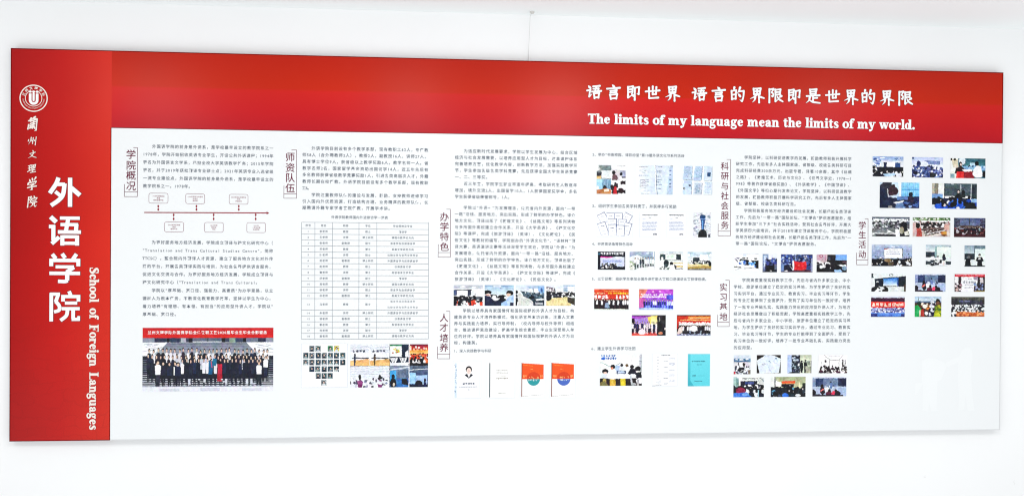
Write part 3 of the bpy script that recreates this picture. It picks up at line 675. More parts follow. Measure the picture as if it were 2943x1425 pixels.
        if not s.flat:
            lum = a.mean(2, keepdims=True); room = .35 + .65 * np.clip(4 * lum * (1 - lum), 0, 1)
            a = a + (s.smooth(h, w, 9) * .16 + s.smooth(h, w, 4) * .16 + s.smooth(h, w, 2) * .14) * room * s.tex + s.smooth(h, w, 6, 3) * .07 * room
        a = a + (s.rs.rand(h, w, 1) - .5) * noise * 2
        if s.frame is not None: a[[0, -1]] = s.frame; a[:, [0, -1]] = s.frame
        return np.clip(a, 0.02, 1)

def print_at(x0, y0, x1, y1, fn, label, name='photograph', parent=None, z=0.0005, res=1.0, frame=None):
    p, q = B(x0, y0), B(x1, y1); w = max(8, int(round((x1 - x0) * res))); h = max(8, int(round((y1 - y0) * res)))
    P = Paint(w, h, int(x0 * 7 + y0)); fn(P)
    if frame: P.frame = hx(frame); P.flat = True
    img = lin(P.done()) * .86
    gx, gz = np.meshgrid(np.linspace(p[0], q[0], w), np.linspace(p[1], q[1], h))
    n = w * h; V = np.stack([gx.ravel(), np.full(n, -z), gz.ravel()], 1)
    i = np.arange(n).reshape(h, w); Fq = np.stack([i[:-1, :-1], i[1:, :-1], i[1:, 1:], i[:-1, 1:]], -1).reshape(-1, 4)
    me = bpy.data.meshes.new(name); me.vertices.add(n); me.vertices.foreach_set('co', V.ravel())
    me.loops.add(Fq.size); me.loops.foreach_set('vertex_index', Fq.ravel().astype(np.int32))
    me.polygons.add(len(Fq)); me.polygons.foreach_set('loop_start', np.arange(0, Fq.size, 4, dtype=np.int32)); me.update(calc_edges=True)
    at = me.attributes.new('ink', 'FLOAT_COLOR', 'POINT'); at.data.foreach_set('color', np.concatenate([img.reshape(-1, 3), np.ones((n, 1))], 1).ravel().astype(np.float32))
    me.materials.append(M_PRINT); o = bpy.data.objects.new(name, me); COL.objects.link(o); o.parent = parent or board
    if label: o['label'] = label
    return o
WH, BK, NV = 'ffffff', '0c0e15', '1a2340'

# -- group photograph on the steps
def group(P):
    P.tex = .4
    P.r(0, 0, 100, 100, 'e9ebf2'); P.r(0, 16, 100, 23, '3a4358')
    for x0, x1, c in ((0, 9, '8b91a0'), (9, 18, '2b3347'), (18.5, 20.5, '10131c'), (21, 28, '2f3c55'), (29, 33, 'a9adb8'), (35, 38, '15171f'), (38, 49, '5c6678'), (50, 60, '566075'), (60, 63, '12141c'), (66, 70.5, '8aa08f'), (71, 76, '32405c'), (76.5, 79, '11131a'), (79, 88, '6e7689'), (88, 94, '252d42'), (94, 100, '8b90a3')): P.r(x0, 16.4, x1, 23.2, c)
    P.r(38, 21.5, 60, 22.6, 'dfe3ea')
    P.g(0, 23.5, 100, 42, '70788a', 'a3a9b5')
    for k in range(9): P.r(17, 25 + k * 2.1, 84, 25.5 + k * 2.1, '8d94a3' if k % 2 else '5f6779')
    P.p([(0, 23), (19, 23), (13, 36), (4, 46), (0, 48)], 'f4f5f8'); P.p([(79, 23), (100, 23), (100, 50), (92, 44), (85, 36)], 'f4f5f8')
    for k in range(14): x = P.rs.uniform(0, 12); y = P.rs.uniform(25, 38); P.l(x, y, x + 4, y - 1.5, .8, 'b7bcc8'); P.l(85 + x, y, 89 + x, y + 1.5, .8, 'b7bcc8')
    P.r(0, 44, 100, 91, '1d2230')
    for k in range(13): P.r(0, 50 + k * 3.3, 100, 51.2 + k * 3.3, 'c4c8d2' if k > 6 else '656c7c')
    P.r(5, 46, 95, 80, '181c28')
    dark = ['161a28', '1d2236', '20202c', 'e9e7ec', '2a2734', '1b2c45', 'd8d4dc', '352a3c', '1a1e2e', '222a44']
    P.people(4, 97, 33, 72, 29, dark + ['f0eef4', 'e4e0e8'], '191d2b', jit=4)
    P.people(3, 97, 42, 84, 30, ['e4e2e8', '1b1f30', '24283c', '1c2032', '2b2336', '161a26', 'c4c6d6', '20263a'], '171b2a', jit=4)
    P.people(8.5, 27, 52, 91, 4, ['1c2136', '161927', '20263e'], '151824')
    P.people(29, 92, 48, 91, 20, ['1a2340', '151b2e', '1d2746', 'e4e2ea', '20263c', 'eeecf2', '171d30'], '131a2c', jit=3)
    P.people(8.5, 14, 51, 91, 1, ['f6f5f8'], '2a2e3e'); P.people(24, 30, 53, 91, 1, ['1b2340'], '151a2c'); P.r(23.7, 61, 24.6, 74, WH); P.r(29.3, 61, 30.2, 72, WH)
    P.people(86.5, 91.5, 52, 89, 1, ['f4f4f7'], '1a2530'); P.people(91.5, 96, 46, 76, 1, ['f4f4f7'], '1d2740')
    P.p([(57.4, 60), (60.4, 60), (60.8, 84), (56.8, 84)], 'a81830'); P.p([(57, 57), (60.6, 57), (60.2, 72), (57.6, 72)], 'c2203c'); P.e(58.8, 54.5, 1.1, 3, '201018')
    P.p([(50.4, 52), (54, 52), (53, 73), (50, 73)], '14618e'); P.l(52.2, 53, 52.8, 62, 1.1, 'c84a5c'); P.p([(53.4, 48), (56.5, 49), (56, 60), (54, 60)], '1d6d92')
    for k in range(12):
        x = P.rs.uniform(30, 90); P.r(x, 80 + 3.5 * P.rs.randint(3), x + 1.7, 81.8 + 3.5 * P.rs.randint(3), 'cfd3dd')
    P.r(0, 91, 100, 100, 'e9eaf2')
    for x in (13, 44, 76): P.r(x, 95 - (x == 44), x + 15, 99, 'd2d4e2')
    P.r(0, 91, 100, 92, '7c8297'); P.g(0, 0, 100, 16, 'c81c26', 'd8221c')
gp_ = print_at(410.1, 941.6, 785, 1122.8, group, 'wide photo of a staff group standing on steps under a red banner')
tx = Text(0.0009); a, b_ = B(424, 955), B(768, 955); tx.row('兰州文理学院外国语学院全体教职工暨2020届毕业生毕业合影留念', a[0], b_[0], a[1], .0148, .02); tx.out('banner_text', M_LETTER, gp_)

# -- heart of portraits
def heart(P): P.r(0, 0, 100, 100, 'fdfdfe')
card = print_at(866, 986.9, 998.8, 1112.6, heart, 'white card with small portraits arranged in a heart', 'collage_card', res=.5, frame='ccd4e0')
cells = {665: (340, 395, 505, 562), 727: (286, 340, 397, 450, 505, 560, 617), 787: (286, 340, 397, 450, 505, 560, 617), 847: (340, 392, 450, 505, 560), 908: (397, 450, 503), 970: (447,)}
def portrait(cy, cx):
    def f(P):
        bgc = '3f5a66 2c4858 4d6a70 5b6a72 35505e 244450 3a5a60 6a7a82'.split()[P.rs.randint(8)]
        if (cy, cx) == (665, 505): bgc = '3f8a5a'
        if (cy, cx) == (665, 562): bgc = 'd8c24a'
        P.r(0, 0, 100, 100, bgc); P.speck(0, 0, 100, 100, 7, 9, ['dfe6ea', '1b2a33', '86989f'])
        P.e(50, 98, 36, 34, ['c4ccd2', '19222c', '8a9aa2', '22364a'][P.rs.randint(4)]); P.e(50, 42, 22, 25, '14181c'); P.e(50, 48, 13, 16, 'c9b0a4')
    return f
for cy, xs in cells.items():
    for cx in xs: print_at(780 + cx / 3.1175, 780 + cy / 3.1175, 780 + (cx + 46) / 3.1175, 780 + (cy + 50) / 3.1175, portrait(cy, cx), None, 'portrait', card, 0.0008)

# -- eight-photo montage
def mont(P):
    P.r(0, 0, 100, 100, 'f1f2f7')
    for ox in (0, 25.3):
        P.r(ox, 0, ox + 25, 50, 'eef0f6')
        for k in range(5): P.l(ox, 3 + k * 3, ox + 24, 4 + k * 3.4, .9, 'a9b3cc')
        P.glyphs(ox + 3, 13, ox + 20, 19, 4, '2b3350'); P.r(ox + 2, 31, ox + 24, 33, '33394a'); P.l(ox + 8, 31, ox + 22, 34, 2, '3a3340')
        P.p([(ox, 38), (ox + 25, 34), (ox + 25, 50), (ox, 50)], 'e3b070'); P.p([(ox, 42), (ox + 12, 40), (ox + 25, 44), (ox + 25, 50), (ox, 50)], 'f0bf78')
        P.e(ox + 6, 25, 1.2, 3.2, '20242c'); P.p([(ox + 4.6, 28), (ox + 7.4, 28), (ox + 7.2, 40), (ox + 6.6, 49), (ox + 5, 49), (ox + 4.8, 40)], '2c3a52' if ox == 0 else '5b4a35')
    P.r(50.6, 0, 75, 50, '17263c'); P.r(51, 2, 66, 29, 'f4f8f4'); P.r(51, 2, 66, 4.5, '3e9a62'); P.speck(53, 8, 64, 24, 12, 2.2, ['e4d04a', '5aa86a', 'd8e6c0', 'c46a4a'])
    P.p([(70, 20), (74, 14), (75, 30), (71, 30)], 'eef1f6'); P.r(50.6, 31, 75, 33, '10131c')
    for x in (56, 68): P.p([(x - 5, 32), (x + 5, 32), (x + 1, 48), (x - 1, 48)], 'f3f5fa'); P.l(x - 3, 33, x, 46, 1, '222b3e'); P.l(x + 2, 33, x, 46, 1, '222b3e'); P.l(x, 33, x, 46, .8, '222b3e')
    P.p([(50.6, 40), (54, 44), (75, 42), (75, 50), (50.6, 50)], 'e9ecf3')
    P.g(76, 0, 100, 50, 'c0202c', 'f0863c'); P.r(76, 0, 100, 5, '7a1430'); P.speck(76, 5, 100, 14, 18, 2.2, ['f8e8e0', 'b02a4a', 'ffd0a0']); P.g(76, 14, 100, 23, 'f8a03c', 'f9d58a')
    P.speck(76, 22, 100, 34, 26, 2.3, ['b81c24', 'f2e4dc', '3a1014', 'e07030']); P.crowd(78, 30, 98, 42, 9, 3.5, 5, ['f2eef0', '24120f', 'e8e4e8', '1a1416'])
    P.r(76, 44, 100, 50, '16141c')
    for ox in (0, 25.3):
        P.r(ox, 51, ox + 25, 100, 'e8ebf2')
        for k in range(7): P.l(ox, 53 + k * 4, ox + 25, 55 + k * 3.6, 1, 'b9c2d4')
        P.speck(ox, 78, ox + 25, 100, 26, 3, ['3a3450', 'cfd3e0', '1b1d2c', '8a8fb0', 'f2f3f8'])
        P.e(ox + 12.5, 76, 1.8, 6, '191a20'); P.e(ox + 13, 92, 3.2, 10, '7a2f6a'); P.p([(ox + 9, 84), (ox + 17, 86), (ox + 15, 94), (ox + 10, 92)], '8a3b7c' if ox == 0 else 'e9eaf2')
    P.g(50.8, 50, 75, 100, '8b95aa', '2b5e9e'); P.r(50.8, 61, 59, 90, '3fa0e0'); P.r(60.5, 58, 75, 78, '60718c'); P.p([(50.8, 58), (75, 52), (75, 55), (50.8, 61)], 'cdd5e2')
    P.e(55, 75, 2.2, 6, '0e1119'); P.e(55, 90, 4, 12, '10131d'); P.r(60, 82, 75, 100, '2c6db4'); P.p([(66, 80), (73, 80), (75, 95), (66, 93)], '141722'); P.e(56, 93, 1.2, 4, 'd8c8bc')
    P.g(76, 50, 100, 100, '59647c', '1c3c7a'); P.r(76, 66, 84, 92, '9fcdf2'); P.r(84.5, 72, 99, 94, 'a9c6f0'); P.l(76, 60, 100, 57, 1.5, 'dfe6ef'); P.e(88, 94, 5, 11, '0d1018'); P.r(76, 93, 100, 100, '101a30'); P.e(96, 84, 1.4, 5, '10131c'); P.r(94.5, 88, 98, 99, '1a2a58')
    P.r(0, 49.6, 76, 50.6, '2a2f3d'); P.r(50.2, 0, 50.8, 100, '303646'); P.r(75.6, 0, 76, 100, 'dfe4ee')
print_at(1007.1, 989.1, 1229.7, 1111.4, mont, 'montage of eight classroom and lecture photos')

# -- classrooms under the third column
def cl1(P):
    P.g(0, 0, 100, 25, 'b9bfcc', 'cdd2dc'); P.r(0, 18, 100, 60, 'f3f4f7'); P.e(32, 9, 9, 5, WH); P.e(70, 11, 8, 4, WH)
    P.r(0, 22, 62, 50, '2a3344'); P.r(0, 24, 10, 48, '4a6288'); P.r(12, 26, 48, 50, 'fbfcfe'); P.p([(60, 26), (70, 26), (66, 60), (58, 60)], 'e6e7ea'); P.r(72, 40, 74, 60, '262a33')
    P.r(0, 56, 100, 100, '2c3038'); P.r(78, 56, 100, 75, '55626c')
    P.crowd(2, 54, 98, 92, 46, 7, 12, ['f7f7f9', 'efeff2', 'ffffff', 'e8472c', '1c1f28', 'f3f3f5'])
    P.speck(62, 70, 100, 98, 12, 8, ['e2452c', 'f05a38', 'f6f6f8', '1b1d26']); P.speck(28, 80, 50, 100, 8, 6, ['d8584a', '15171f', 'f8f8fa'])
print_at(1304, 819.1, 1387.1, 878.2, cl1, 'photo of students facing a screen, some in red')
def cl2(P):
    P.g(0, 0, 100, 60, '9fc0d8', 'e9f1f6'); P.r(0, 0, 100, 8, '86aac6'); P.r(30, 4, 56, 9, 'eef3f6'); P.l(38, 10, 41, 40, 1.5, 'a9c2d2'); P.e(55, 16, 2, 3, '54708a')
    P.e(10, 36, 14, 12, BK); P.r(0, 36, 22, 46, BK); P.e(14, 48, 11, 8, 'e9cfc8'); P.r(5, 46, 16, 49, 'c03a3a')
    P.p([(20, 44), (40, 46), (50, 70), (24, 74)], '1a1e2c'); P.e(33, 56, 6, 8, 'f3f3f6'); P.e(60, 60, 15, 14, BK); P.p([(44, 60), (72, 58), (76, 80), (46, 80)], '12141e')
    P.p([(24, 60), (52, 64), (46, 74), (24, 72)], 'eef0f4'); P.p([(0, 50), (18, 54), (32, 74), (100, 78), (100, 100), (0, 100)], '1b2340')
    P.e(86, 38, 12, 12, BK); P.r(78, 40, 98, 48, BK); P.e(82, 47, 7, 7, 'e9c2ad'); P.p([(72, 76), (84, 54), (100, 48), (100, 86), (84, 100), (56, 100), (58, 86)], 'a9c8f4'); P.p([(76, 80), (90, 66), (96, 84), (80, 98)], 'c9dcf8'); P.r(88, 84, 100, 100, '282f48'); P.e(72, 60, 6, 6, 'e6e9f2')
print_at(1393.2, 819.1, 1476, 878.2, cl2, 'photo of two seated students in profile, one in pale blue')
def cl3(P):
    P.g(0, 0, 100, 60, 'cfdcec', 'eef2f8'); P.p([(40, 8), (100, 0), (100, 14), (50, 20)], 'aac4e0'); P.r(48, 18, 58, 38, 'fafcff'); P.r(64, 16, 76, 36, 'fafcff'); P.r(60, 14, 62, 40, '4a5468'); P.r(78, 8, 100, 44, '8fb4e4'); P.e(90, 24, 4, 10, '3a5a98')
    P.p([(16, 28), (100, 44), (100, 100), (52, 100)], '3f4e5c'); P.speck(22, 34, 100, 66, 60, 4, ['0f1a24', '4a6474', 'dfe6ea', '1a2a36', '5f7886'])
    P.p([(8, 30), (20, 42), (60, 100), (10, 100)], 'd9d8d4'); P.p([(22, 52), (50, 68), (60, 80), (62, 100), (30, 100)], 'dcdcda'); P.e(56, 60, 10, 9, '101820'); P.l(18, 60, 44, 98, 1, '888a8c'); P.l(30, 60, 60, 90, 1, '8f9294')
    P.p([(58, 70), (100, 62), (100, 100), (66, 100)], '26323e'); P.p([(70, 68), (98, 64), (98, 72), (70, 75)], 'edf0f2'); P.r(68, 84, 94, 94, 'b9bcc0'); P.e(3, 34, 5, 8, BK); P.e(4, 52, 4, 6, BK); P.r(0, 60, 8, 82, '171b24'); P.e(2, 90, 5, 10, BK)
print_at(1482.4, 819.1, 1564.2, 878.2, cl3, 'photo of rows of desks beside a pale aisle')
def cl4(P):
    P.g(0, 0, 100, 30, 'e9ecf2', 'c4cfdd'); P.p([(0, 8), (30, 14), (34, 44), (0, 34)], '6e6470'); P.speck(0, 8, 30, 36, 20, 4, ['3a3140', '8f8490', 'f4f2f4']); P.r(34, 16, 48, 34, 'fbfcff'); P.r(50, 14, 58, 34, 'eef4fa'); P.r(76, 6, 98, 38, 'f4f9ff'); P.r(60, 10, 74, 32, '9fb4c8'); P.r(58, 0, 100, 6, '7aa0c0')
    P.p([(0, 30), (100, 38), (100, 64), (30, 62), (0, 44)], '161a22'); P.speck(4, 34, 98, 58, 40, 3.6, ['eef0f4', '0e1016', '3a3e48', 'ffffff', '20242e'])
    P.p([(20, 62), (72, 58), (80, 66), (88, 100), (0, 100), (0, 76)], 'ead9a0')
    for k in range(7): P.l(22 + k * 7, 62, 6 + k * 12, 100, 1, 'c9b67a')
    P.e(8, 60, 11, 16, '1a1c22'); P.p([(74, 58), (100, 62), (100, 98), (74, 82)], '3a342e'); P.p([(70, 54), (98, 56), (100, 62), (74, 58)], 'e6e8ea')
print_at(1570.3, 819.1, 1652, 878.2, cl4, 'photo of an empty lecture room with a pale wooden floor')

# -- book covers
def bk1(P):
    P.r(0, 0, 100, 100, 'fdfdff'); P.r(6, 6, 13, 98, 'cfe0f0'); P.speck(7, 8, 12, 96, 60, 1.2, ['7a98b8', 'eef4fa']); P.l(95, 8, 95, 95, .7, 'cfdcec')
    P.e(56, 23, 11, 9, '1a1418'); P.e(56, 27, 8, 8.5, 'f1d9d0'); P.p([(41, 38), (50, 34), (56, 45), (63, 34), (71, 38), (56, 47)], '171c2c'); P.p([(52, 35), (60, 35), (57, 45)], 'f6f0f0'); P.l(53, 26, 59, 27, .8, 'a8443c')
    P.glyphs(34, 58, 78, 63, 5, '3c4a68'); P.rows(20, 68, 88, 72, 1, '46547a', .98, .5); P.r(52, 76, 59, 77.5, '5a668a')
def bk2(P):
    P.r(0, 0, 100, 100, 'fefefe'); P.r(9, 6, 12.5, 97, '4a5c66'); P.rows(34, 24, 76, 38, 3, '8c887c', .96, .3); P.rows(40, 41, 70, 44, 1, 'b9b6ac', .9, .3); P.glyphs(34, 45, 76, 49, 8, 'a4a096'); P.rows(42, 85.5, 70, 89, 1, '8c8c80', .95, .35)
def bk3(c):
    def f(P):
        P.r(0, 0, 100, 100, 'fefefe'); P.p([(5, 6), (94, 10), (94, 49), (5, 49)], 'f0551f'); P.p([(5, 5), (8.5, 6), (8.5, 96), (5, 97)], '7a3428'); P.l(12, 11, 50, 14, .8, 'f9a040'); P.l(9, 95.5, 90, 91, .8, '9a9a98')
        P.e(54, 48, 27, 18, 'd8401c', 1); P.e(54, 49, 26, 18, c, 2); P.speck(34, 43, 74, 47, 12, 1.0, ['f8c880', 'f4b070']); P.speck(34, 50, 74, 53.5, 16, 1.1, ['e8f0ec', 'c8dce0']); P.glyphs(11, 38, 26, 45, 3, 'f6a060'); P.glyphs(80, 38, 92, 45, 2, 'f6a060'); P.rows(44, 72, 62, 76, 2, 'cfcfd4', .8, .3); P.rows(42, 88, 66, 91, 1, 'cfcfd4', .9, .3); P.l(40, 22, 50, 22.5, .8, 'fcb060')
    return f
print_at(1302.8, 1036.8, 1382, 1143.4, bk1, 'white book cover with a portrait of a person in a dark jacket', 'book_cover_print', frame='ccd4e0')
print_at(1399.6, 1036.6, 1478.9, 1142.8, bk2, 'plain white book cover with a dark spine', 'book_cover_print', frame='ccd4e0')
print_at(1495.9, 1036.8, 1565.5, 1142, bk3('2a9aa0'), 'orange and white book cover with a teal half disc', 'book_cover_print', frame='ccd4e0')
print_at(1581.8, 1036.2, 1653, 1141.8, bk3('4a6ac0'), 'orange and white book cover with a blue half disc', 'book_cover_print', frame='ccd4e0')

# -- fourth column
def p1(P):
    P.r(0, 0, 50, 48, '6c7a7e'); P.p([(0, 0), (6, 0), (14, 16), (0, 22)], 'f0f2f2')
    for k in range(6): P.l(6, 3 + k * 3.4, 50, 2 + k * 3.4, 1, '9fabac')
    P.r(0, 26, 18, 46, '2a2e34'); P.r(0, 38, 16, 48, 'e0b878'); P.r(17, 19, 50, 45, 'f2f6f4'); P.rows(19, 22, 48, 42, 6, '9fc4c8', .8, .3)
    P.r(50, 0, 100, 52, 'f4f4f6'); P.rows(70, 2, 98, 10, 2, 'aab4bc', .9, .2); P.r(52, 15, 80, 52, 'd9d2d8'); P.e(59, 26, 6, 7, '1a1418'); P.p([(52, 52), (56, 32), (66, 32), (74, 44), (70, 52)], '6e4e52'); P.r(80, 18, 100, 42, 'a9afc8'); P.e(84, 30, 5, 6, '15151c'); P.p([(78, 48), (80, 36), (88, 36), (90, 48)], 'f2f3f8'); P.r(86, 40, 100, 44, '2a2c3c')
    P.g(0, 49, 50, 100, '8fc0e4', '5a90c0'); P.r(0, 50, 20, 84, 'a9d8f4'); P.r(20, 50, 48, 80, '5f88a8')
    for k in range(6): P.r(23 + k * 4.4, 50, 24.6 + k * 4.4, 78, 'a0c4dc')
    P.e(28, 78, 6, 9, '141a28'); P.e(4, 80, 4, 9, 'f2f6fa'); P.p([(0, 86), (30, 80), (50, 84), (50, 100), (0, 100)], 'b8703a'); P.p([(26, 84), (42, 82), (44, 90), (28, 92)], 'f0e0d0')
    P.r(50, 56, 100, 100, 'f4f2f4'); P.speck(52, 57, 100, 98, 26, 6, ['0d0d12', '17151c', 'f6f4f6', '2a1a22']); P.p([(60, 74), (68, 74), (71, 100), (57, 100)], 'c41c28'); P.e(84, 88, 10, 10, '2c1820'); P.e(90, 70, 8, 5, 'fbfbfd')
print_at(1715.1, 474.7, 1797.5, 558.1, p1, 'photo collage of class scenes with a student in red')
def p2(P):
    P.g(0, 0, 56, 100, 'f8fbff', 'd6e2f4', 0); P.rows(8, 4, 34, 7, 1, '4a5a78', .95, .8); P.rows(9, 17, 32, 21, 1, '3a4a6c', .95, .5); P.rows(14, 24, 28, 27, 1, '6a7a98', .9, .5); P.rows(6, 34, 36, 38, 1, '6a7a98', .95, .5); P.rows(11, 50, 38, 80, 6, '5a6a8a', .6, .35); P.rows(20, 86, 38, 92, 2, 'a0b0c8', .9, .25); P.rows(14, 96, 38, 99, 1, '7a88a4', .98, .5)
    P.p([(53, 0), (56.5, 0), (58.5, 100), (56.5, 100)], '35507a'); P.p([(54, 0), (92, 0), (84, 100), (58.5, 100)], 'dce8f6'); P.p([(50, 0), (53, 0), (56.5, 100), (54, 100)], WH)
    for y in (3, 17, 22, 36, 49, 56, 64, 78): P.rows(57, y, 72, y + 4, 1, '4a6290', .7, .6)
    P.p([(92, 0), (100, 0), (100, 100), (83, 100)], 'bccfe6'); P.r(93, 0, 100, 3, '27406a')
    for y in (16, 30, 46, 60, 72): P.r(90, y, 95, y + 3, '3a5484')
print_at(1828, 475.4, 1933, 559.7, p2, 'photo of overlapping white printed pages')
def p3(P):
    P.r(0, 0, 100, 100, 'f6f9fd')
    def pg(pts, c, n, x0, y0, x1, y1, th=.4):
        P.p([(x + 1.5, y + 1.5) for x, y in pts], '49678c'); P.p(pts, c); P.rows(x0, y0, x1, y1, n, '7090b8', .8, th)
    pg([(5, 0), (32, 0), (31, 48), (1, 48)], 'c6d9ee', 9, 6, 3, 30, 40); pg([(42, 2), (66, 0), (62, 50), (35, 50)], 'bcd2ec', 10, 44, 4, 62, 46); pg([(73, 0), (99, 0), (98, 50), (70, 50)], 'd2e2f4', 1, 74, 4, 78, 6)
    pg([(4, 51), (31, 51), (29, 99), (1, 99)], 'c8dcf2', 1, 5, 54, 28, 56); pg([(40, 56), (66, 58), (62, 99), (35, 99)], 'd8e2ee', 12, 41, 62, 62, 97, .6); pg([(74, 54), (99, 54), (98, 99), (70, 99)], 'dce9f8', 8, 76, 58, 96, 96, .3)
    P.r(83, 22, 94, 36, '1e4a74'); P.e(24, 68, 4, 3, '20304e'); P.e(6, 79, 4, 4, '1a2a44'); P.e(6, 79, 2, 2, 'c8dcf2')
print_at(1962.1, 477, 2046.5, 559.7, p3, 'photo of six pale blue certificates in two rows')
def q1(P):
    P.r(0, 0, 100, 100, 'fdfdfe')
    def cd(cx, cy, w_, h_, a_):
        c, s_ = math.cos(math.radians(a_)), math.sin(math.radians(a_)); pts = [(cx + (x * c - y * s_), cy + (x * s_ + y * c) * 1.35) for x, y in ((-w_, -h_), (w_, -h_), (w_, h_), (-w_, h_))]
        P.p(pts, 'fdfdff')
        for k in range(4): a, b = pts[k], pts[(k + 1) % 4]; P.l(*a, *b, 2.2 if k in (0, 1) else 1.1, '4a5c8c' if k < 2 else '8a98bc')
        P.rows(cx - w_ * .5, cy - h_ * .6, cx + w_ * .5, cy - h_ * .2, 1, '4a5a88', .9, .4); P.rows(cx - w_ * .6, cy + h_ * .2, cx + w_ * .6, cy + h_ * .9, 2, 'a8b4d0', .8, .2)
    cd(17, 26, 11, 14, -28); cd(83, 26, 11, 14, 28); cd(38, 22, 11, 12, 0); cd(60, 22, 11, 12, 0); cd(43, 44, 12, 12, 0); cd(71, 46, 11, 12, 0); cd(17, 66, 11, 17, -18); cd(84, 66, 10, 17, 15); cd(43, 72, 11, 16, -3); cd(66, 74, 11, 15, 2)
print_at(1716.4, 608.5, 1817.4, 681.3, q1, 'white card showing ten certificates fanned out', 'certificate_print', frame='ccd4e0')
def qd(P):
    P.r(0, 0, 100, 100, 'fefeff'); P.rows(13, 10, 88, 15, 1, '4a5262', .99, .8); P.rows(43, 20, 58, 24, 1, '5a6474', .98, .7); P.rows(14, 27, 34, 30, 1, '98a8cc', .9, .6); P.rows(13, 36, 88, 76, 7, '7f90ba', .85, .42); P.e(76, 88, 10, 4, '39415c'); P.e(76, 88, 7, 2.6, 'fefeff'); P.rows(66, 86, 86, 90, 1, '39415c', .9, .5)
print_at(1838.6, 610.1, 1896, 681.6, qd, 'white typed notice with a signature at its foot, left of the pair', 'document_print', frame='ccd4e0')
print_at(1916.9, 610.1, 1970.8, 682.3, qd, 'white typed notice with a round seal at its foot, right of the pair', 'document_print', frame='ccd4e0')
def q4(P):
    P.r(0, 0, 100, 100, 'e6e9ee'); P.speck(0, 0, 100, 100, 60, 4, ['c4cad6', 'f6f7fa', '9aa3b4', 'dfe3ea'])
    for k in range(6): P.l(0, 20 + k * 14, 34, 10 + k * 15, 1.4, '5b6474'); P.l(70, 40 + k * 9, 100, 50 + k * 9, 1.4, '8090b0')
    P.e(53, 18, 17, 10, '17386c'); P.p([(40, 20), (68, 20), (60, 72), (47, 72)], '1c4a86'); P.p([(48, 30), (56, 30), (55, 66), (49, 66)], '6aa0dc'); P.l(40, 26, 68, 26, 2.5, '8ab4e4'); P.e(53, 84, 24, 16, '191b20'); P.r(29, 84, 77, 100, '191b20'); P.r(84, 86, 96, 100, '4a5060')
print_at(1992.6, 611, 2043, 682.3, q4, 'photo of a blue microphone on a black base')
def r1(P):
    P.r(0, 0, 100, 100, '0e1122'); P.glyphs(10, 5, 96, 18, 9, 'e8ecf4'); P.e(5, 13, 4, 5, '4a7a90'); P.g(10, 29, 97, 82, 'e4e6fa', 'c9d2f4'); P.r(10, 29, 54, 35, 'e23aa0'); P.rows(18, 46, 92, 62, 3, '5a78c8', .9, .5); P.rows(18, 70, 92, 78, 1, 'a0b4e4', .9, .5)
    P.crowd(14, 66, 66, 92, 13, 7, 9, ['e8eaf0', '10121c', '23263a']); P.r(0, 92, 100, 100, '0c0f1c')
def r2(P):
    P.g(0, 0, 100, 50, 'a9b9cc', '8aa0bc'); P.p([(0, 30), (30, 18), (60, 34), (60, 60), (0, 60)], 'e9eef2'); P.r(92, 0, 96, 100, 'eef4f8'); P.e(72, 9, 6, 6, 'dfe9f4'); P.r(0, 50, 100, 100, 'c9cfd2')
    P.people(18, 98, 32, 96, 8, ['f3f6f8', 'e6ecee', '2c3a44', 'ffffff', '1c2830'], '2a343c', jit=8); P.p([(0, 50), (16, 60), (22, 100), (0, 100)], 'a9b494'); P.speck(0, 60, 24, 98, 12, 7, ['dfe4d4', '5a6450', 'f0f2ea']); P.p([(30, 90), (96, 80), (100, 100), (24, 100)], 'eef2f4')
def r3(P):
    P.g(0, 0, 100, 16, 'd9e2ea', 'eef2f4'); P.r(0, 14, 100, 100, 'f1f3f2'); P.r(2, 14, 90, 46, '2b3c42'); P.r(26, 15, 70, 44, 'eef8f2'); P.rows(30, 20, 66, 38, 4, '9fd0a8', .8, .3); P.e(50, 5, 9, 5, 'b8c8d4'); P.r(0, 48, 100, 56, 'dde2e0')
    P.e(12, 36, 5, 7, 'eceeee'); P.p([(6, 42), (18, 42), (20, 78), (6, 78)], 'f4f6f6'); P.r(50, 60, 100, 66, 'd8c890'); P.r(56, 76, 100, 86, 'd2b870'); P.r(56, 90, 100, 94, '3a3228'); P.e(29, 62, 11, 16, '161e26'); P.e(28, 76, 9, 8, '3a4650'); P.e(51, 65, 7, 9, '101418'); P.e(52, 88, 16, 16, 'f6f8fa'); P.speck(0, 82, 40, 99, 16, 5, ['1a2024', 'e8ecec', '8a9290']); P.p([(62, 70), (74, 82), (66, 96)], '23282c')
def r4(P):
    P.g(0, 0, 100, 30, '9fc0d0', 'dce8ee'); P.p([(20, 0), (80, 0), (60, 14), (40, 14)], 'cfe0e8'); P.r(0, 28, 100, 60, 'e2e8ea'); P.r(22, 31, 50, 53, '2e3a44'); P.r(52, 14, 86, 50, 'f3f6fa'); P.r(50, 48, 80, 54, '2e3a44'); P.e(6, 18, 6, 8, 'f6fafc'); P.e(95, 18, 5, 9, 'f2f6f6')
    P.r(0, 56, 100, 72, 'b9b8a8'); P.speck(2, 50, 98, 68, 34, 6, ['10161c', 'f2f4f4', '1a242c', 'e4e8e4']); P.e(14, 72, 13, 10, 'f6f8f8'); P.r(0, 68, 100, 78, 'e0cf90'); P.p([(0, 80), (100, 76), (100, 90), (0, 92)], 'b89a4c'); P.r(0, 92, 100, 100, '3a3020'); P.e(94, 66, 7, 12, '1a2024')
print_at(1718.3, 722.7, 1796.6, 775, r1, 'photo of a screen with a pink strip on a dark stage')
print_at(1809.7, 722.8, 1881.3, 775.2, r2, 'washed out photo of people standing outdoors')
print_at(1895.7, 723, 1962.8, 775.2, r3, 'photo of a classroom with a green tinted screen')
print_at(1976.5, 724, 2044.2, 775.8, r4, 'photo of a seminar room with a long yellow table')
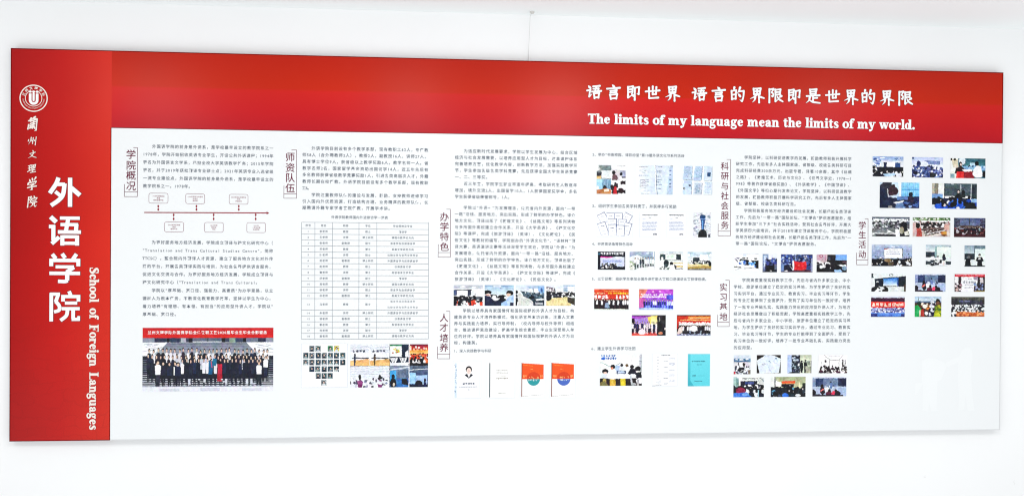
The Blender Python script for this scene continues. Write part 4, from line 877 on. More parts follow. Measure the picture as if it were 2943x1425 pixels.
PW_ = ['f6f4f6', 'ffffff', 'e9e7ec', '15151c', '1c1c26']
def s1(P):
    P.g(0, 0, 100, 50, 'dd4a22', 'cc2418'); P.rows(30, 9, 76, 13, 1, 'f0b060', .99, .7); P.glyphs(0, 18, 32, 24, 7, 'f6d2a0'); P.glyphs(40, 17, 100, 25, 9, 'f2c82c'); P.glyphs(0, 29, 42, 48, 4, 'f8f4f2'); P.glyphs(62, 29, 100, 48, 4, 'f8f4f2'); P.r(0, 50, 100, 100, '2a1a20')
    P.people(0, 100, 47, 96, 15, PW_ + ['f6f4f6', '2a2228'], BK, jit=4); P.p([(33, 66), (42, 66), (45, 90), (31, 90)], '8ea6c4'); P.r(0, 95, 100, 100, 'd8dcd0')
def s2(P):
    P.g(0, 0, 100, 60, 'c848c8', '9a50dc'); P.p([(0, 0), (26, 0), (12, 40), (0, 50)], 'e07a6a'); P.g(0, 44, 100, 100, 'a850d8', '3a62e4'); P.e(41, 12, 3, 4, 'e8a8e8'); P.e(61, 11, 3, 4, 'e8a8e8'); P.glyphs(5, 22, 36, 33, 5, 'fbf2fb'); P.glyphs(58, 22, 92, 33, 5, 'fbf2fb'); P.glyphs(42, 24, 54, 31, 2, 'fbf2fb'); P.rows(3, 34, 96, 43, 1, 'fbf2fb', .99, .8); P.r(80, 28, 100, 50, '5a5ae0')
    P.p([(0, 44), (20, 44), (14, 90), (0, 90)], 'd868b8'); P.people(12, 100, 50, 98, 13, ['e8f0fc', '24348c', 'f4f6fe', '2a3a9a', 'c8d4fa', '1a2460'], ['24409c', '1a2a70', '88a8f0'], jit=4); P.p([(0, 92), (30, 88), (100, 94), (100, 100), (0, 100)], 'b8ccf4')
def s3(P):
    P.g(0, 0, 74, 42, 'b050c8', '7c30a8', 0); P.r(0, 0, 100, 5, '3a1c3c'); P.p([(40, 12), (74, 2), (74, 44), (52, 44)], 'f6d860'); P.g(56, 6, 74, 44, 'fbe27a', 'fdf3c0'); P.p([(10, 20), (46, 12), (50, 44), (8, 44)], 'b890dc'); P.rows(12, 20, 46, 40, 5, '7a60c8', .8, .4); P.r(0, 16, 9, 60, '1c1420'); P.r(74, 0, 100, 100, '232026'); P.r(80, 10, 82, 56, '8a8478')
    P.r(0, 44, 74, 100, '3a2438'); P.p([(0, 84), (76, 84), (76, 100), (0, 100)], 'd8504a'); P.people(0, 76, 33, 90, 11, ['f4e8f0', '1c2250', '20264a', 'e8d4dc', 'c85a6a', 'f0f0f6'], ['161830', '1b1e38', 'f0d8e0'], jit=6); P.e(30, 82, 10, 14, 'f2e4ee'); P.crowd(80, 38, 96, 70, 5, 10, 12, ['15151a', '1a1a20']); P.e(85, 88, 6, 7, 'd88a70'); P.r(0, 93, 66, 100, 'ec5a48')
def s4(P):
    P.g(0, 0, 100, 40, 'd03a20', 'd02818'); P.r(0, 0, 100, 6, '5a1014'); P.g(34, 8, 100, 28, 'f0a040', 'd84828'); P.rows(38, 14, 96, 20, 1, 'f6dca0', .98, .6); P.rows(10, 23, 96, 29, 1, 'f8d080', .98, .7); P.glyphs(5, 34, 47, 48, 5, 'fdf2f0'); P.glyphs(56, 34, 96, 48, 5, 'fdf2f0'); P.r(0, 50, 100, 100, '2a2026'); P.r(0, 40, 6, 66, 'b82018')
    P.people(4, 100, 48, 96, 15, PW_ + ['101016', '15161e'], [BK, '1a1c26', '8a98a4'], jit=5); P.p([(0, 90), (8, 60), (20, 58), (16, 84), (4, 96)], 'e2cdc4'); P.e(50, 66, 11, 14, 'fafafc'); P.r(0, 92, 100, 100, '9098b8'); P.speck(4, 90, 98, 100, 30, 3, ['20243a', 'd4dae8', '5a6488'])
print_at(1707.7, 830.4, 1806.5, 890, s1, 'photo of a team before an orange banner with white letters')
print_at(1836.7, 830.7, 1934.5, 890, s2, 'purple lit photo of a team on a stage')
print_at(1815.8, 905.1, 1913, 963.8, s3, 'stage photo with violet and yellow screen behind people')
print_at(1945.4, 904.8, 2042, 963.8, s4, 'photo of a group posing under a red and gold screen')
def t1(P):
    P.r(0, 0, 100, 60, 'f5f7f6'); P.glyphs(2, 3, 38, 9, 6, '3a6cb0'); P.glyphs(2, 10, 40, 18, 7, '2456a8'); P.e(8, 14, 5, 4, '2a66c8')
    for k in range(20): x = k * 2.4; P.l(x, 33 - 7 * math.cos(x / 9), x + 2.6, 33 - 7 * math.cos((x + 2.6) / 9), 1.6, '6aa890' if k < 9 else '5a8a9a')
    P.r(0, 40, 20, 60, 'eef2ee'); P.r(36, 36, 47, 60, 'b4c8e8'); P.r(94, 2, 100, 60, 'b9bfc4'); P.r(92, 22, 100, 24, '4a5058')
    P.p([(20, 60), (34, 48), (44, 60)], 'fafafa'); P.e(31, 40, 5.5, 7, BK); P.e(29, 45, 3, 4, 'd88a6a'); P.p([(22, 64), (27, 48), (37, 48), (40, 64)], 'f0f2f0'); P.e(52, 35, 3.4, 5, '2a2a30'); P.p([(46, 54), (48, 40), (57, 40), (60, 56)], 'e8eef4'); P.e(64, 36, 3.4, 5, '6a4a30'); P.p([(58, 58), (61, 42), (69, 42), (71, 60)], 'eef2f6')
    P.e(76, 40, 5, 6, '15151a'); P.p([(66, 62), (72, 46), (82, 46), (88, 64), (80, 70)], '1c1e2c'); P.e(90, 47, 7, 9, '0d0f14'); P.e(90, 56, 5, 4, 'f0e6e0'); P.p([(80, 70), (86, 58), (98, 56), (100, 80), (92, 78)], '161c28')
    P.e(13, 54, 7, 8, BK); P.e(13, 60, 4, 4, 'f0c8b4'); P.p([(0, 72), (4, 62), (18, 62), (22, 74), (8, 80)], 'dfe8f0'); P.r(40, 52, 62, 62, '4a5680'); P.p([(44, 54), (58, 54), (60, 60), (42, 60)], 'c9d8f4')
    P.r(0, 76, 100, 100, '241c20'); P.e(30, 70, 14, 9, 'f8f8fa'); P.p([(44, 62), (68, 62), (74, 77), (38, 77)], 'fbfbfd'); P.e(78, 68, 8, 6, 'f2f4f8'); P.e(96, 84, 10, 9, 'f0eef2')
    P.r(24, 79, 37, 100, 'd8b03c'); P.r(49, 77, 61, 100, 'e4cc30'); P.r(8, 78, 15, 92, 'c8b060'); P.p([(0, 90), (12, 84), (22, 100), (0, 100)], '7a7040'); P.r(88, 80, 93, 100, 'a8a4a8'); P.p([(70, 66), (75, 66), (78, 92), (74, 92)], 'c4c8d0'); P.e(80, 95, 6, 4, 'b0b0b4')
print_at(1724.4, 1017.4, 1844.4, 1107.2, t1, 'photo of students round a table with yellow chairs')
def t2(P):
    P.r(0, 0, 100, 100, 'fdfdfe'); P.rows(36, 4, 72, 8, 1, '5a6270', .95, .6)
    for k in range(9): P.rows(19, 9 + k * 9.6, 27, 12 + k * 9.6, 1, '8890a0', .8, .5); P.rows(30, 12 + k * 9.6, 34, 13 + k * 9.6, 1, 'c0c6d4', .9, .5)
    for k in range(5): P.rows(45, 23 + k * 17, 63, 27 + k * 17, 1, '8890a0', .9, .45); P.rows(67, 12 + k * 17, 92, 20 + k * 17, 3, '8c98b8', .8, .3)
    P.l(0, 98, 36, 96, 1.6, '9aa0a8'); P.speck(18, 84, 32, 96, 10, 3, ['d0d4da', 'e4e6ea'])
print_at(1875.2, 1016.4, 1946.7, 1108.8, t2, 'white sheet with a ruled list', 'document_print', frame='ccd4e0')
def t3(P):
    P.flat = True
    P.g(0, 0, 100, 100, '6fdbe8', '5fd4e2'); P.p([(0, 60), (14, 84), (30, 100), (0, 100)], '3fb4c4'); P.g(0, 0, 12, 100, '58cbd9', '3cb0c0'); P.rows(18, 21, 78, 26, 1, '2f8492', .99, .8); P.rows(40, 32, 64, 36, 1, '3a94a2', .95, .7); P.rows(20, 64, 38, 73, 2, '1f6c7a', .9, .5); P.rows(40, 65, 78, 73, 2, '50b4c2', .9, .2); P.rows(30, 82.5, 66, 86, 1, '1f6270', .98, .7)
print_at(1977.2, 1016.7, 2040, 1108.8, t3, 'turquoise cover of a printed booklet', 'book_cover_print')

# -- fifth column
def a1(P):
    P.r(0, 0, 100, 100, 'fafbfd'); P.l(0, 1, 100, 3, 1.6, 'a9b4c8'); P.r(34, 4, 50, 16, 'dde6f2'); P.r(33, 22, 45, 28, '1a1c26'); P.r(50, 22, 57, 30, '1a1c26'); P.r(82, 24, 93, 32, '1a1c26'); P.speck(2, 24, 20, 44, 8, 4, ['b8bcc8', 'e8eaf0', '7a7f90'])
    P.p([(20, 38), (28, 30), (60, 36), (60, 66), (44, 66), (34, 50)], BK); P.p([(66, 38), (100, 38), (100, 84), (90, 84), (80, 56)], BK); P.e(34, 52, 15, 14, 'cfe0f6'); P.speck(20, 40, 46, 62, 18, 5, ['2f6ac8', 'f4f8ff', '1a4a98', '88b4ec']); P.speck(62, 50, 90, 74, 20, 5, ['2f78d0', 'f4f8ff', '184a98', '70b0f0'])
    P.e(26, 70, 22, 8, 'fcfcfe'); P.r(0, 72, 14, 78, '2a2c36'); P.r(18, 76, 30, 82, '20222c'); P.l(40, 80, 88, 82, 2, '4a4e5c'); P.l(2, 94, 24, 86, 1.4, '9a9ea8'); P.l(40, 90, 48, 84, 1.4, '6a6e7c')
def a2(P):
    P.g(0, 0, 100, 100, '8a9cc4', '5a648c'); P.r(8, 10, 28, 70, 'c4d2ec'); P.r(42, 0, 100, 44, 'eceff8'); P.p([(20, 30), (100, 28), (100, 100), (16, 100)], '1c2244'); P.speck(22, 28, 98, 64, 34, 7, ['2c3c8c', '14182c', '4a5cb0', '8a98c8', '1a2250']); P.r(24, 62, 92, 96, '14161f'); P.e(28, 24, 5, 5, '14161f'); P.e(72, 26, 5, 6, '14161f'); P.e(95, 32, 5, 6, '14161f'); P.r(50, 88, 64, 92, 'e8e8f0'); P.r(82, 56, 100, 84, '6a7088'); P.r(0, 94, 100, 100, '181a28')
def a3(P):
    P.r(0, 0, 100, 100, '33437c'); P.speck(0, 2, 100, 60, 150, 5.5, ['1a2048', '3a58a8', '8aa4dc', '24306c', 'c4d4f4', '101430', '4a6cc0', '2a3a80']); P.r(0, 52, 12, 92, '7088bc'); P.speck(40, 2, 84, 40, 40, 5, ['181c38', '3c4468', 'a8a4b8', '20264c'])
    P.p([(10, 60), (38, 56), (40, 92), (10, 92)], '12162a'); P.r(0, 92, 100, 100, '3a2c40'); P.r(38, 86, 100, 100, '4a2434'); P.p([(36, 36), (41, 34), (41, 88), (37, 88)], 'f4f2f4'); P.p([(41, 38), (58, 43), (80, 40), (80, 84), (60, 88), (42, 86)], 'e02830'); P.l(46, 64, 76, 84, 2.2, 'b8181f'); P.e(57, 60, 3, 5, 'f06060'); P.r(12, 88, 22, 96, 'e0e0e8'); P.r(94, 24, 100, 96, '8c94b0'); P.l(28, 66, 38, 88, 1.6, 'e8e8f0')
def a4(P):
    P.r(0, 0, 100, 100, '1a161c'); P.p([(0, 0), (36, 0), (34, 50), (0, 44)], 'c8a8b4'); P.e(15, 10, 6, 10, 'a02c5c'); P.e(15, 10, 3, 6, 'd8b8c4'); P.l(28, 2, 30, 30, 2.5, 'a84a74'); P.g(63, 0, 100, 31, '6aa4f0', '8cc0f4'); P.r(80, 36, 100, 52, '5a4c54'); P.r(38, 14, 46, 32, '4a5058'); P.p([(0, 30), (20, 40), (26, 60), (0, 60)], 'e4dade')
    P.speck(0, 44, 100, 96, 50, 8, ['0d0d12', '15151c', 'f2f2f6', '24242e', '0f1016']); P.e(36, 54, 9, 12, 'f6f6f8'); P.e(37, 62, 8, 12, BK); P.e(16, 70, 6, 9, 'eeeef2'); P.p([(70, 58), (96, 56), (100, 66), (88, 72)], 'eef2f6'); P.p([(58, 86), (76, 78), (86, 96), (60, 100)], '9cc4f4'); P.e(68, 74, 11, 12, BK); P.e(92, 76, 8, 12, '7a98b4'); P.r(20, 84, 56, 100, '14151c')
print_at(2110.2, 729.3, 2179.8, 779, a1, 'bright photo of people in blue bending over tables')
print_at(2191.9, 730, 2232.9, 782, a2, 'narrow photo of people in dark blue uniforms')
print_at(2244.5, 730.8, 2335.1, 782.3, a3, 'photo of a crowd in blue with a red flag')
print_at(2347, 731.5, 2433.3, 782.3, a4, 'dark photo of an audience before a blue screen')
def b1(P):
    P.r(0, 0, 100, 20, 'd4e0ec'); P.g(0, 18, 100, 36, '6a8cb0', '3c5c84'); P.e(18, 23, 8, 3, WH); P.e(46, 23, 12, 3, WH); P.e(78, 21, 9, 3, WH); P.r(0, 36, 100, 66, 'd8d4dc'); P.r(32, 40, 66, 60, 'f2f4f8'); P.l(28, 40, 34, 60, 5, '1a1820'); P.e(60, 50, 8, 10, '241a20'); P.speck(0, 58, 100, 98, 70, 6, ['14161f', 'f2f2f6', '3a3e50', 'aab0c0', '0e1018', 'dfe2ea']); P.e(82, 72, 16, 6, 'eef0f4'); P.e(5, 93, 8, 8, 'c42838'); P.r(84, 78, 100, 100, '7a6a60')
def b2(P):
    P.r(0, 0, 100, 100, '221c1a'); P.p([(0, 30), (24, 12), (36, 0), (68, 2), (100, 22), (92, 98), (12, 100)], 'e2ebf8'); P.l(44, 50, 62, 96, 1.6, 'a9b8d0'); P.p([(44, 48), (60, 92), (50, 80)], 'cad8ec'); P.l(22, 52, 34, 46, 1.8, '35506c'); P.l(23, 58, 36, 51, 1.8, '48708c'); P.speck(48, 32, 60, 42, 5, 3, ['4a6484', '8aa0bc']); P.e(78, 34, 9, 12, 'c8d6e8'); P.e(78, 34, 6, 8, 'e2ebf8'); P.rows(30, 8, 54, 18, 2, 'b0c0d8', .9, .3); P.r(76, 16, 84, 22, '7088a8')
def b3(P):
    P.r(0, 0, 100, 100, 'd4dcc8'); P.g(50, 0, 100, 30, 'b8c4a8', 'e6ead4'); P.g(0, 0, 20, 100, 'a8bce8', 'b8caf0'); P.r(18, 0, 52, 100, '222a3a'); P.speck(22, 2, 46, 30, 14, 6, ['c4d0dc', '6a7a8c', '1a202c']); P.speck(20, 36, 52, 92, 26, 4, ['5a6a80', '0e121c', '96a4b4']); P.e(58, 36, 4, 5, BK); P.p([(53, 40), (64, 40), (67, 66), (62, 96), (55, 96), (52, 64)], '12151f'); P.e(74, 32, 4.5, 5, BK); P.p([(67, 38), (80, 38), (83, 60), (78, 96), (70, 96), (69, 62)], '10131c'); P.p([(80, 34), (92, 34), (94, 54), (84, 58)], '7a8878'); P.r(76, 62, 96, 96, 'b4b8a4'); P.r(96, 30, 100, 100, '2a2c28'); P.p([(4, 98), (22, 88), (30, 100)], BK); P.e(47, 52, 4, 8, 'e4e6ec')
def b4(P):
    P.r(0, 0, 100, 100, 'fcfbfc'); P.l(18, 0, 38, 24, 1.8, '5a4c54'); P.l(86, 0, 72, 24, 1.6, '6a5c64'); P.l(38, 28, 72, 28, 2.2, '4a3c46'); P.r(38, 28, 39.2, 60, '6a5c66'); P.r(71, 28, 72, 60, '8a7c86'); P.l(36, 8, 74, 8, 1.4, 'a89ca4'); P.r(82, 26, 86, 66, '3a2a34'); P.r(91, 28, 93, 60, '5a4a54'); P.e(25, 34, 3, 8, '4a3c46'); P.r(11, 36, 12.5, 50, '6a5a64')
    P.crowd(6, 60, 98, 86, 34, 6, 9, ['fbf8fa', '2a1a24', 'f4eef2', '4a2034', 'ffffff'], '1e141c'); P.r(2, 92, 40, 98, '2a1a22')
def c1_(P):
    P.r(0, 0, 100, 40, 'f1f3ee'); P.r(0, 0, 12, 60, 'aac8c8'); P.r(10, 6, 18, 50, '7a9c98'); P.rows(28, 6, 80, 13, 1, '6a6c70', .98, .8); P.r(82, 4, 100, 50, 'd8dcd8'); P.speck(80, 4, 98, 36, 10, 3, ['6a7a8a', 'f6f6f6']); P.r(23, 20, 78, 50, '171c2c'); P.r(38, 25, 66, 36, '3a4a88'); P.r(0, 50, 100, 100, '171b28')
    P.speck(30, 42, 100, 74, 40, 6.5, ['eef0f6', '0f121c', '2a3248', 'f8f8fc', '1a2032']); P.crowd(50, 48, 98, 72, 12, 8, 10, ['10141e', '1b2234', 'e6e9f0']); P.e(24, 64, 18, 20, '241018'); P.e(24, 66, 15, 14, '98204c'); P.r(10, 64, 38, 78, '8e1e48'); P.p([(0, 80), (44, 76), (60, 100), (0, 100)], '3a78d8'); P.e(40, 86, 12, 6, '7ab0ec'); P.r(80, 64, 83, 98, 'a8d4e8'); P.e(0, 54, 8, 14, '101828')
def c2_(P):
    P.g(0, 0, 100, 60, 'a4ae86', 'd8d8b0'); P.r(0, 0, 12, 60, 'eef0ee'); P.r(10, 0, 15, 56, '8c9090'); P.p([(15, 18), (30, 28), (30, 50), (15, 46)], 'f2f4f0'); P.p([(30, 22), (70, 20), (68, 34), (32, 34)], 'e8562c'); P.r(32, 31, 68, 34, 'f08848'); P.r(31, 35, 66, 52, '10161e'); P.p([(80, 30), (84, 26), (83, 60), (79, 60)], 'f2ecc0'); P.r(90, 32, 100, 62, '2a302a')
    P.p([(0, 50), (20, 54), (60, 52), (100, 60), (100, 100), (0, 100)], '19202c'); P.speck(0, 48, 100, 98, 60, 6.5, ['0c0f16', 'eef0f4', '14181f', '2a3648', '5a98c0', '0e1118']); P.crowd(26, 54, 90, 84, 16, 8, 12, ['14181f', '0e1118', '20303c']); P.e(42, 92, 9, 12, '2c6cd4'); P.e(14, 84, 8, 14, '14161a'); P.e(78, 92, 8, 6, 'dfe2e6')
def c3_(P):
    P.r(0, 0, 100, 100, '8a9ac0'); P.r(0, 0, 100, 7, 'dfe4f2'); P.r(10, 9, 100, 54, '2b3c68'); P.r(32, 10, 75, 50, '66799c'); P.rows(34, 14, 72, 44, 7, '8a9cbc', .6, .25); P.r(75, 8, 100, 56, '1c2444'); P.r(0, 50, 100, 100, 'b9c6e0'); P.r(74, 56, 100, 96, 'a4b8dc'); P.speck(34, 44, 74, 58, 20, 4, ['dfe8f6', '8aa0c8', '20284a']); P.e(54, 28, 2.4, 4, '20202c'); P.p([(51, 33), (57, 33), (58, 60), (52, 60)], '6a88b8'); P.p([(36, 54), (50, 54), (48, 80), (38, 80)], 'f2f4f8')
    P.e(29, 46, 4, 9, '160f16'); P.p([(22, 76), (24, 50), (34, 50), (38, 80), (30, 96)], '1c1420'); P.p([(23, 70), (32, 58), (34, 66), (25, 74)], 'f0706a'); P.e(4, 80, 7, 16, '15131c'); P.r(0, 88, 22, 100, '2a2434'); P.e(50, 72, 4, 10, '140f16'); P.e(48, 86, 9, 12, '5a2038'); P.e(62, 84, 6, 12, 'e83a5c'); P.e(69, 72, 4, 9, '120e14'); P.e(74, 88, 9, 16, '17131c'); P.r(10, 92, 90, 100, '241c2c')
print_at(2108.8, 1020.4, 2156.8, 1074.4, b1, 'upright photo of a busy hall under round lights')
print_at(2175.1, 1019.7, 2243.5, 1071.6, b2, 'photo of pale papers spread on a dark table')
print_at(2263.3, 1019.7, 2331.7, 1071.6, b3, 'photo of two dark figures in a corridor')
print_at(2352.5, 1019.7, 2434.4, 1071.6, b4, 'overexposed photo of a meeting in a white room')
print_at(2108, 1082.9, 2195.2, 1140, c1_, 'photo of an audience with a person in crimson')
print_at(2215.3, 1082.5, 2314.8, 1139.3, c2_, 'photo of a hall with an orange banner over the stage')
print_at(2335.2, 1082.2, 2431.9, 1137.5, c3_, 'photo of a class facing a dark blue board, students in red in front')

# -- sixth column
def d1(P):
    P.g(0, 0, 100, 34, '8aa8dc', 'dfe8f6'); P.e(32, 7, 9, 3, WH); P.speck(0, 10, 24, 50, 24, 5, ['6a8cc8', 'dfe8f8', '3a5ca0']); P.speck(70, 8, 90, 20, 12, 3, ['4a6ca8', 'e4ecf8']); P.r(28, 22, 100, 54, 'e4eaf4'); P.r(36, 30, 46, 52, '1c2444'); P.r(46, 30, 73, 54, 'fcfdff'); P.r(73, 30, 90, 52, '2a4a84'); P.r(0, 52, 100, 100, '161a34')
    P.crowd(0, 52, 100, 88, 40, 7, 11, ['eef0fa', '10142a', '1c2248', 'f8f8fe', '0d1020']); P.p([(34, 86), (72, 82), (76, 90), (60, 97), (40, 96)], 'b8d4f8')
def d2(P):
    P.g(0, 0, 100, 40, 'b9c6ec', 'e6ecfa'); P.r(0, 0, 6, 10, '3a4c88'); P.r(40, 18, 90, 36, '6070a8'); P.r(44, 20, 86, 34, '7688bc'); P.e(22, 32, 7, 14, '2a3468'); P.e(42, 36, 10, 14, 'eceef8'); P.r(50, 38, 100, 46, 'f2f4fc'); P.r(0, 46, 100, 100, '4a5a98'); P.speck(0, 42, 100, 98, 150, 5, ['e8ecfa', '1c2452', '3a4a90', 'f8f9ff', '28346c', '8a9cd4', '141a3c']); P.e(66, 88, 10, 14, '20242c'); P.e(12, 78, 8, 8, '10142c')
def d3(P):
    P.r(0, 0, 100, 100, '3a6a78'); P.r(0, 0, 22, 100, 'eef0ec'); P.p([(4, 8), (20, 6), (24, 50), (8, 48)], 'd8cdb4'); P.e(3, 7, 3, 6, '1a1a18'); P.e(12, 7, 3.5, 6, '2a2218'); P.e(34, 14, 10, 18, 'e0eaf2'); P.g(42, 2, 100, 40, '2c6070', '3c7a80'); P.r(56, 22, 70, 46, 'bfe0f4'); P.p([(30, 38), (100, 38), (100, 60), (30, 60)], '88b4dc'); P.speck(34, 36, 98, 60, 30, 4, ['dfeefa', '3a5a88', '15233c', '9cc8f0'])
    P.e(29, 32, 5, 14, '1a1014'); P.p([(12, 76), (16, 48), (34, 42), (44, 60), (36, 76)], '241418'); P.e(30, 32, 2.4, 6, 'f0d0c4'); P.p([(32, 56), (62, 54), (62, 66), (40, 68)], 'f6f2f4'); P.p([(18, 68), (40, 66), (38, 100), (16, 100)], 'e02828'); P.p([(38, 68), (68, 64), (68, 100), (38, 100)], '8a1020'); P.e(75, 26, 6, 12, '0e1014'); P.p([(68, 48), (76, 34), (86, 40), (92, 80), (88, 96), (72, 96), (62, 80)], 'fafafd'); P.e(96, 80, 5, 16, '14161c'); P.r(0, 78, 12, 100, '8aa8b4')
def e1(P):
    P.r(0, 0, 100, 100, '1c2440'); P.p([(0, 0), (8, 0), (8, 10), (0, 12)], 'c8dcf0'); P.r(30, 0, 54, 60, 'cfe6fa'); P.p([(46, 0), (54, 0), (56, 60), (50, 60)], 'f4faff'); P.g(54, 0, 100, 54, '8cd0f4', '6abcf0')
    for k in range(9): P.r(56 + k * 5, 0, 57 + k * 5, 52, 'aadcf8')
    P.r(54, 26, 100, 30, '4aa0dc'); P.p([(8, 2), (28, 0), (30, 10), (24, 30), (18, 44), (0, 40), (0, 14)], '2a2c3c'); P.p([(0, 16), (14, 30), (22, 58), (40, 60), (30, 82), (22, 100), (0, 100)], '15203c'); P.e(34, 16, 5, 9, '2c1a24'); P.e(34, 34, 13, 18, '3a2230'); P.l(20, 26, 22, 58, 2.4, 'e4e8f0'); P.l(22, 56, 40, 50, 3, 'd0d8e8')
    P.p([(44, 56), (70, 52), (72, 66), (44, 68)], '5a7cb8'); P.e(78, 46, 5.5, 9, '141628'); P.e(80, 66, 9, 14, '2c2038'); P.r(86, 56, 100, 100, '1c2858'); P.p([(34, 78), (60, 70), (64, 78), (46, 88)], 'eef2fa'); P.p([(42, 82), (62, 76), (60, 100), (40, 100)], '6a84b0'); P.speck(60, 76, 100, 98, 18, 5, ['88a8d8', '141a38', '2a3a70', '4a68a8']); P.r(22, 90, 32, 100, '88888c')
def e2(P):
    P.g(0, 0, 100, 50, '4a5c64', '3a4a54'); P.r(0, 0, 6, 48, 'b8b09c'); P.r(7, 2, 14, 46, '8a8470'); P.r(14, 0, 27, 60, 'eef0ec'); P.r(27, 4, 28.5, 60, '10181c'); P.r(62, 4, 65, 34, '9aa8ac'); P.r(86, 2, 88, 60, 'b0b8b8'); P.r(88, 4, 100, 60, '2c3840'); P.r(42, 2, 48, 5, 'dfe8e8'); P.rows(66, 14, 84, 36, 6, '6a7c84', .9, .2); P.r(0, 42, 24, 60, '7aa4d8')
    P.e(59, 32, 4, 8, '0e1014'); P.e(59, 33, 2, 5, 'e6d4cc'); P.p([(52, 58), (56, 40), (64, 40), (68, 60)], '15181f'); P.e(69, 34, 4, 8, '12141a'); P.r(65, 40, 74, 56, '1a1c22')
    P.r(0, 58, 100, 100, '14203c'); P.crowd(0, 52, 100, 66, 18, 7, 8, ['2a5cd0', '1c48b0', '3068e0', 'eef2fa'], '12141c'); P.crowd(16, 62, 88, 84, 13, 9, 12, ['2a62dc', '2054cc', '3a74ec', '1c3c90'], '0e1018'); P.e(8, 74, 11, 16, '12141e'); P.p([(74, 92), (84, 72), (94, 74), (100, 98), (70, 100)], '101218'); P.r(88, 60, 100, 74, '9cc4f0'); P.e(4, 92, 7, 8, 'dfe6f0'); P.e(14, 90, 8, 10, '2458cc'); P.e(58, 96, 4, 4, 'eef0f4')
def f1(P):
    P.g(0, 0, 100, 14, '3a4456', '6a7488'); P.r(0, 10, 100, 22, 'f0f2f6'); P.speck(0, 10, 100, 26, 50, 4, ['20242e', 'f8f8fa', '9aa0ac']); P.r(0, 24, 100, 60, '55585f'); P.speck(0, 22, 80, 62, 120, 5, ['1c1e24', '8a8c90', '34363c', 'd8d9dc', '2a2c32', '62646a'])
    P.p([(0, 62), (60, 56), (64, 100), (0, 100)], '6c6f74'); P.l(0, 92, 30, 64, 3.4, 'f4f4f6'); P.l(40, 66, 62, 86, 3.4, 'f6f6f8'); P.l(0, 84, 62, 84, 3.2, 'f6f6f8'); P.p([(44, 66), (50, 78), (40, 78)], 'f6f6f8'); P.r(10, 90, 62, 100, '1c1e26'); P.p([(12, 66), (38, 64), (30, 82), (8, 82)], '8a8c92')
    P.e(84, 44, 9, 22, '15151a'); P.p([(72, 100), (74, 56), (92, 54), (98, 78), (100, 100)], '1a1a20'); P.e(79, 68, 6, 18, 'a09c80'); P.p([(66, 100), (70, 76), (74, 76), (74, 100)], 'eceef0'); P.p([(86, 76), (96, 70), (98, 90), (88, 96)], 'e8e4dc')
def f2(P):
    P.g(0, 0, 100, 16, '4a6a40', '7a9a60'); P.speck(0, 0, 100, 16, 60, 4, ['2c4a28', 'a8c090', '5a7a4c', 'e8ece4']); P.r(0, 16, 100, 26, 'f0f0f2'); P.r(0, 24, 100, 100, 'cbbcb8'); P.speck(4, 20, 98, 34, 40, 4, ['8a2c34', 'f4f2f4', '3a2c30', 'c8ccd0'])
    P.speck(22, 28, 84, 64, 90, 6, ['18161a', '2a2628', 'f0eef0', '3c3436', '121014']); P.p([(26, 56), (84, 50), (92, 70), (34, 96)], '6a5854'); P.l(28, 66, 80, 62, 2.4, '2a2224'); P.l(32, 88, 84, 66, 4, 'f6f4f2'); P.l(44, 98, 90, 80, 3, 'f6f2ee'); P.speck(30, 62, 76, 84, 24, 3, ['2a2022', 'e8e0dc']); P.e(14, 42, 6, 14, '15110f'); P.p([(10, 100), (10, 56), (22, 54), (26, 100)], 'b84a44'); P.p([(0, 30), (9, 30), (8, 90), (0, 96)], 'd8b4ae'); P.r(84, 34, 96, 64, 'd0a49c'); P.e(84, 80, 11, 9, 'c88430'); P.e(84, 92, 9, 5, '7a4a28'); P.e(94, 82, 4, 8, 'e8dcd4')
def f3(P):
    P.g(0, 0, 100, 42, '4c5880', '5c6890'); P.p([(0, 0), (20, 10), (20, 46), (0, 54)], '2a2c40'); P.p([(100, 0), (82, 8), (82, 46), (100, 54)], '30283c')
    for k in range(6): P.l(0, 8 + k * 8, 20, 14 + k * 6, 1.2, '6a7498'); P.l(100, 8 + k * 8, 82, 14 + k * 6, 1.2, '6a7498'); P.l(20, 12 + k * 5, 82, 12 + k * 5, 1.2, '7a86ac')
    P.r(48, 0, 50, 40, '3a3028'); P.r(20, 40, 82, 48, '54443e'); P.p([(0, 54), (30, 46), (70, 46), (100, 54), (100, 100), (0, 100)], '3a1a22'); P.speck(0, 52, 100, 84, 50, 5, ['1a1218', '8a4c48', '241820', 'b8b0b8', '2a1a20', '5a2828']); P.r(16, 54, 36, 57, 'b0b8d0'); P.people(30, 84, 46, 84, 9, ['1a1a28', '8aa0a8', '241c24', 'c0b8c0'], '14121a', jit=5); P.l(32, 86, 44, 68, 3, 'c8bcc4'); P.r(0, 86, 100, 100, '3a1018')
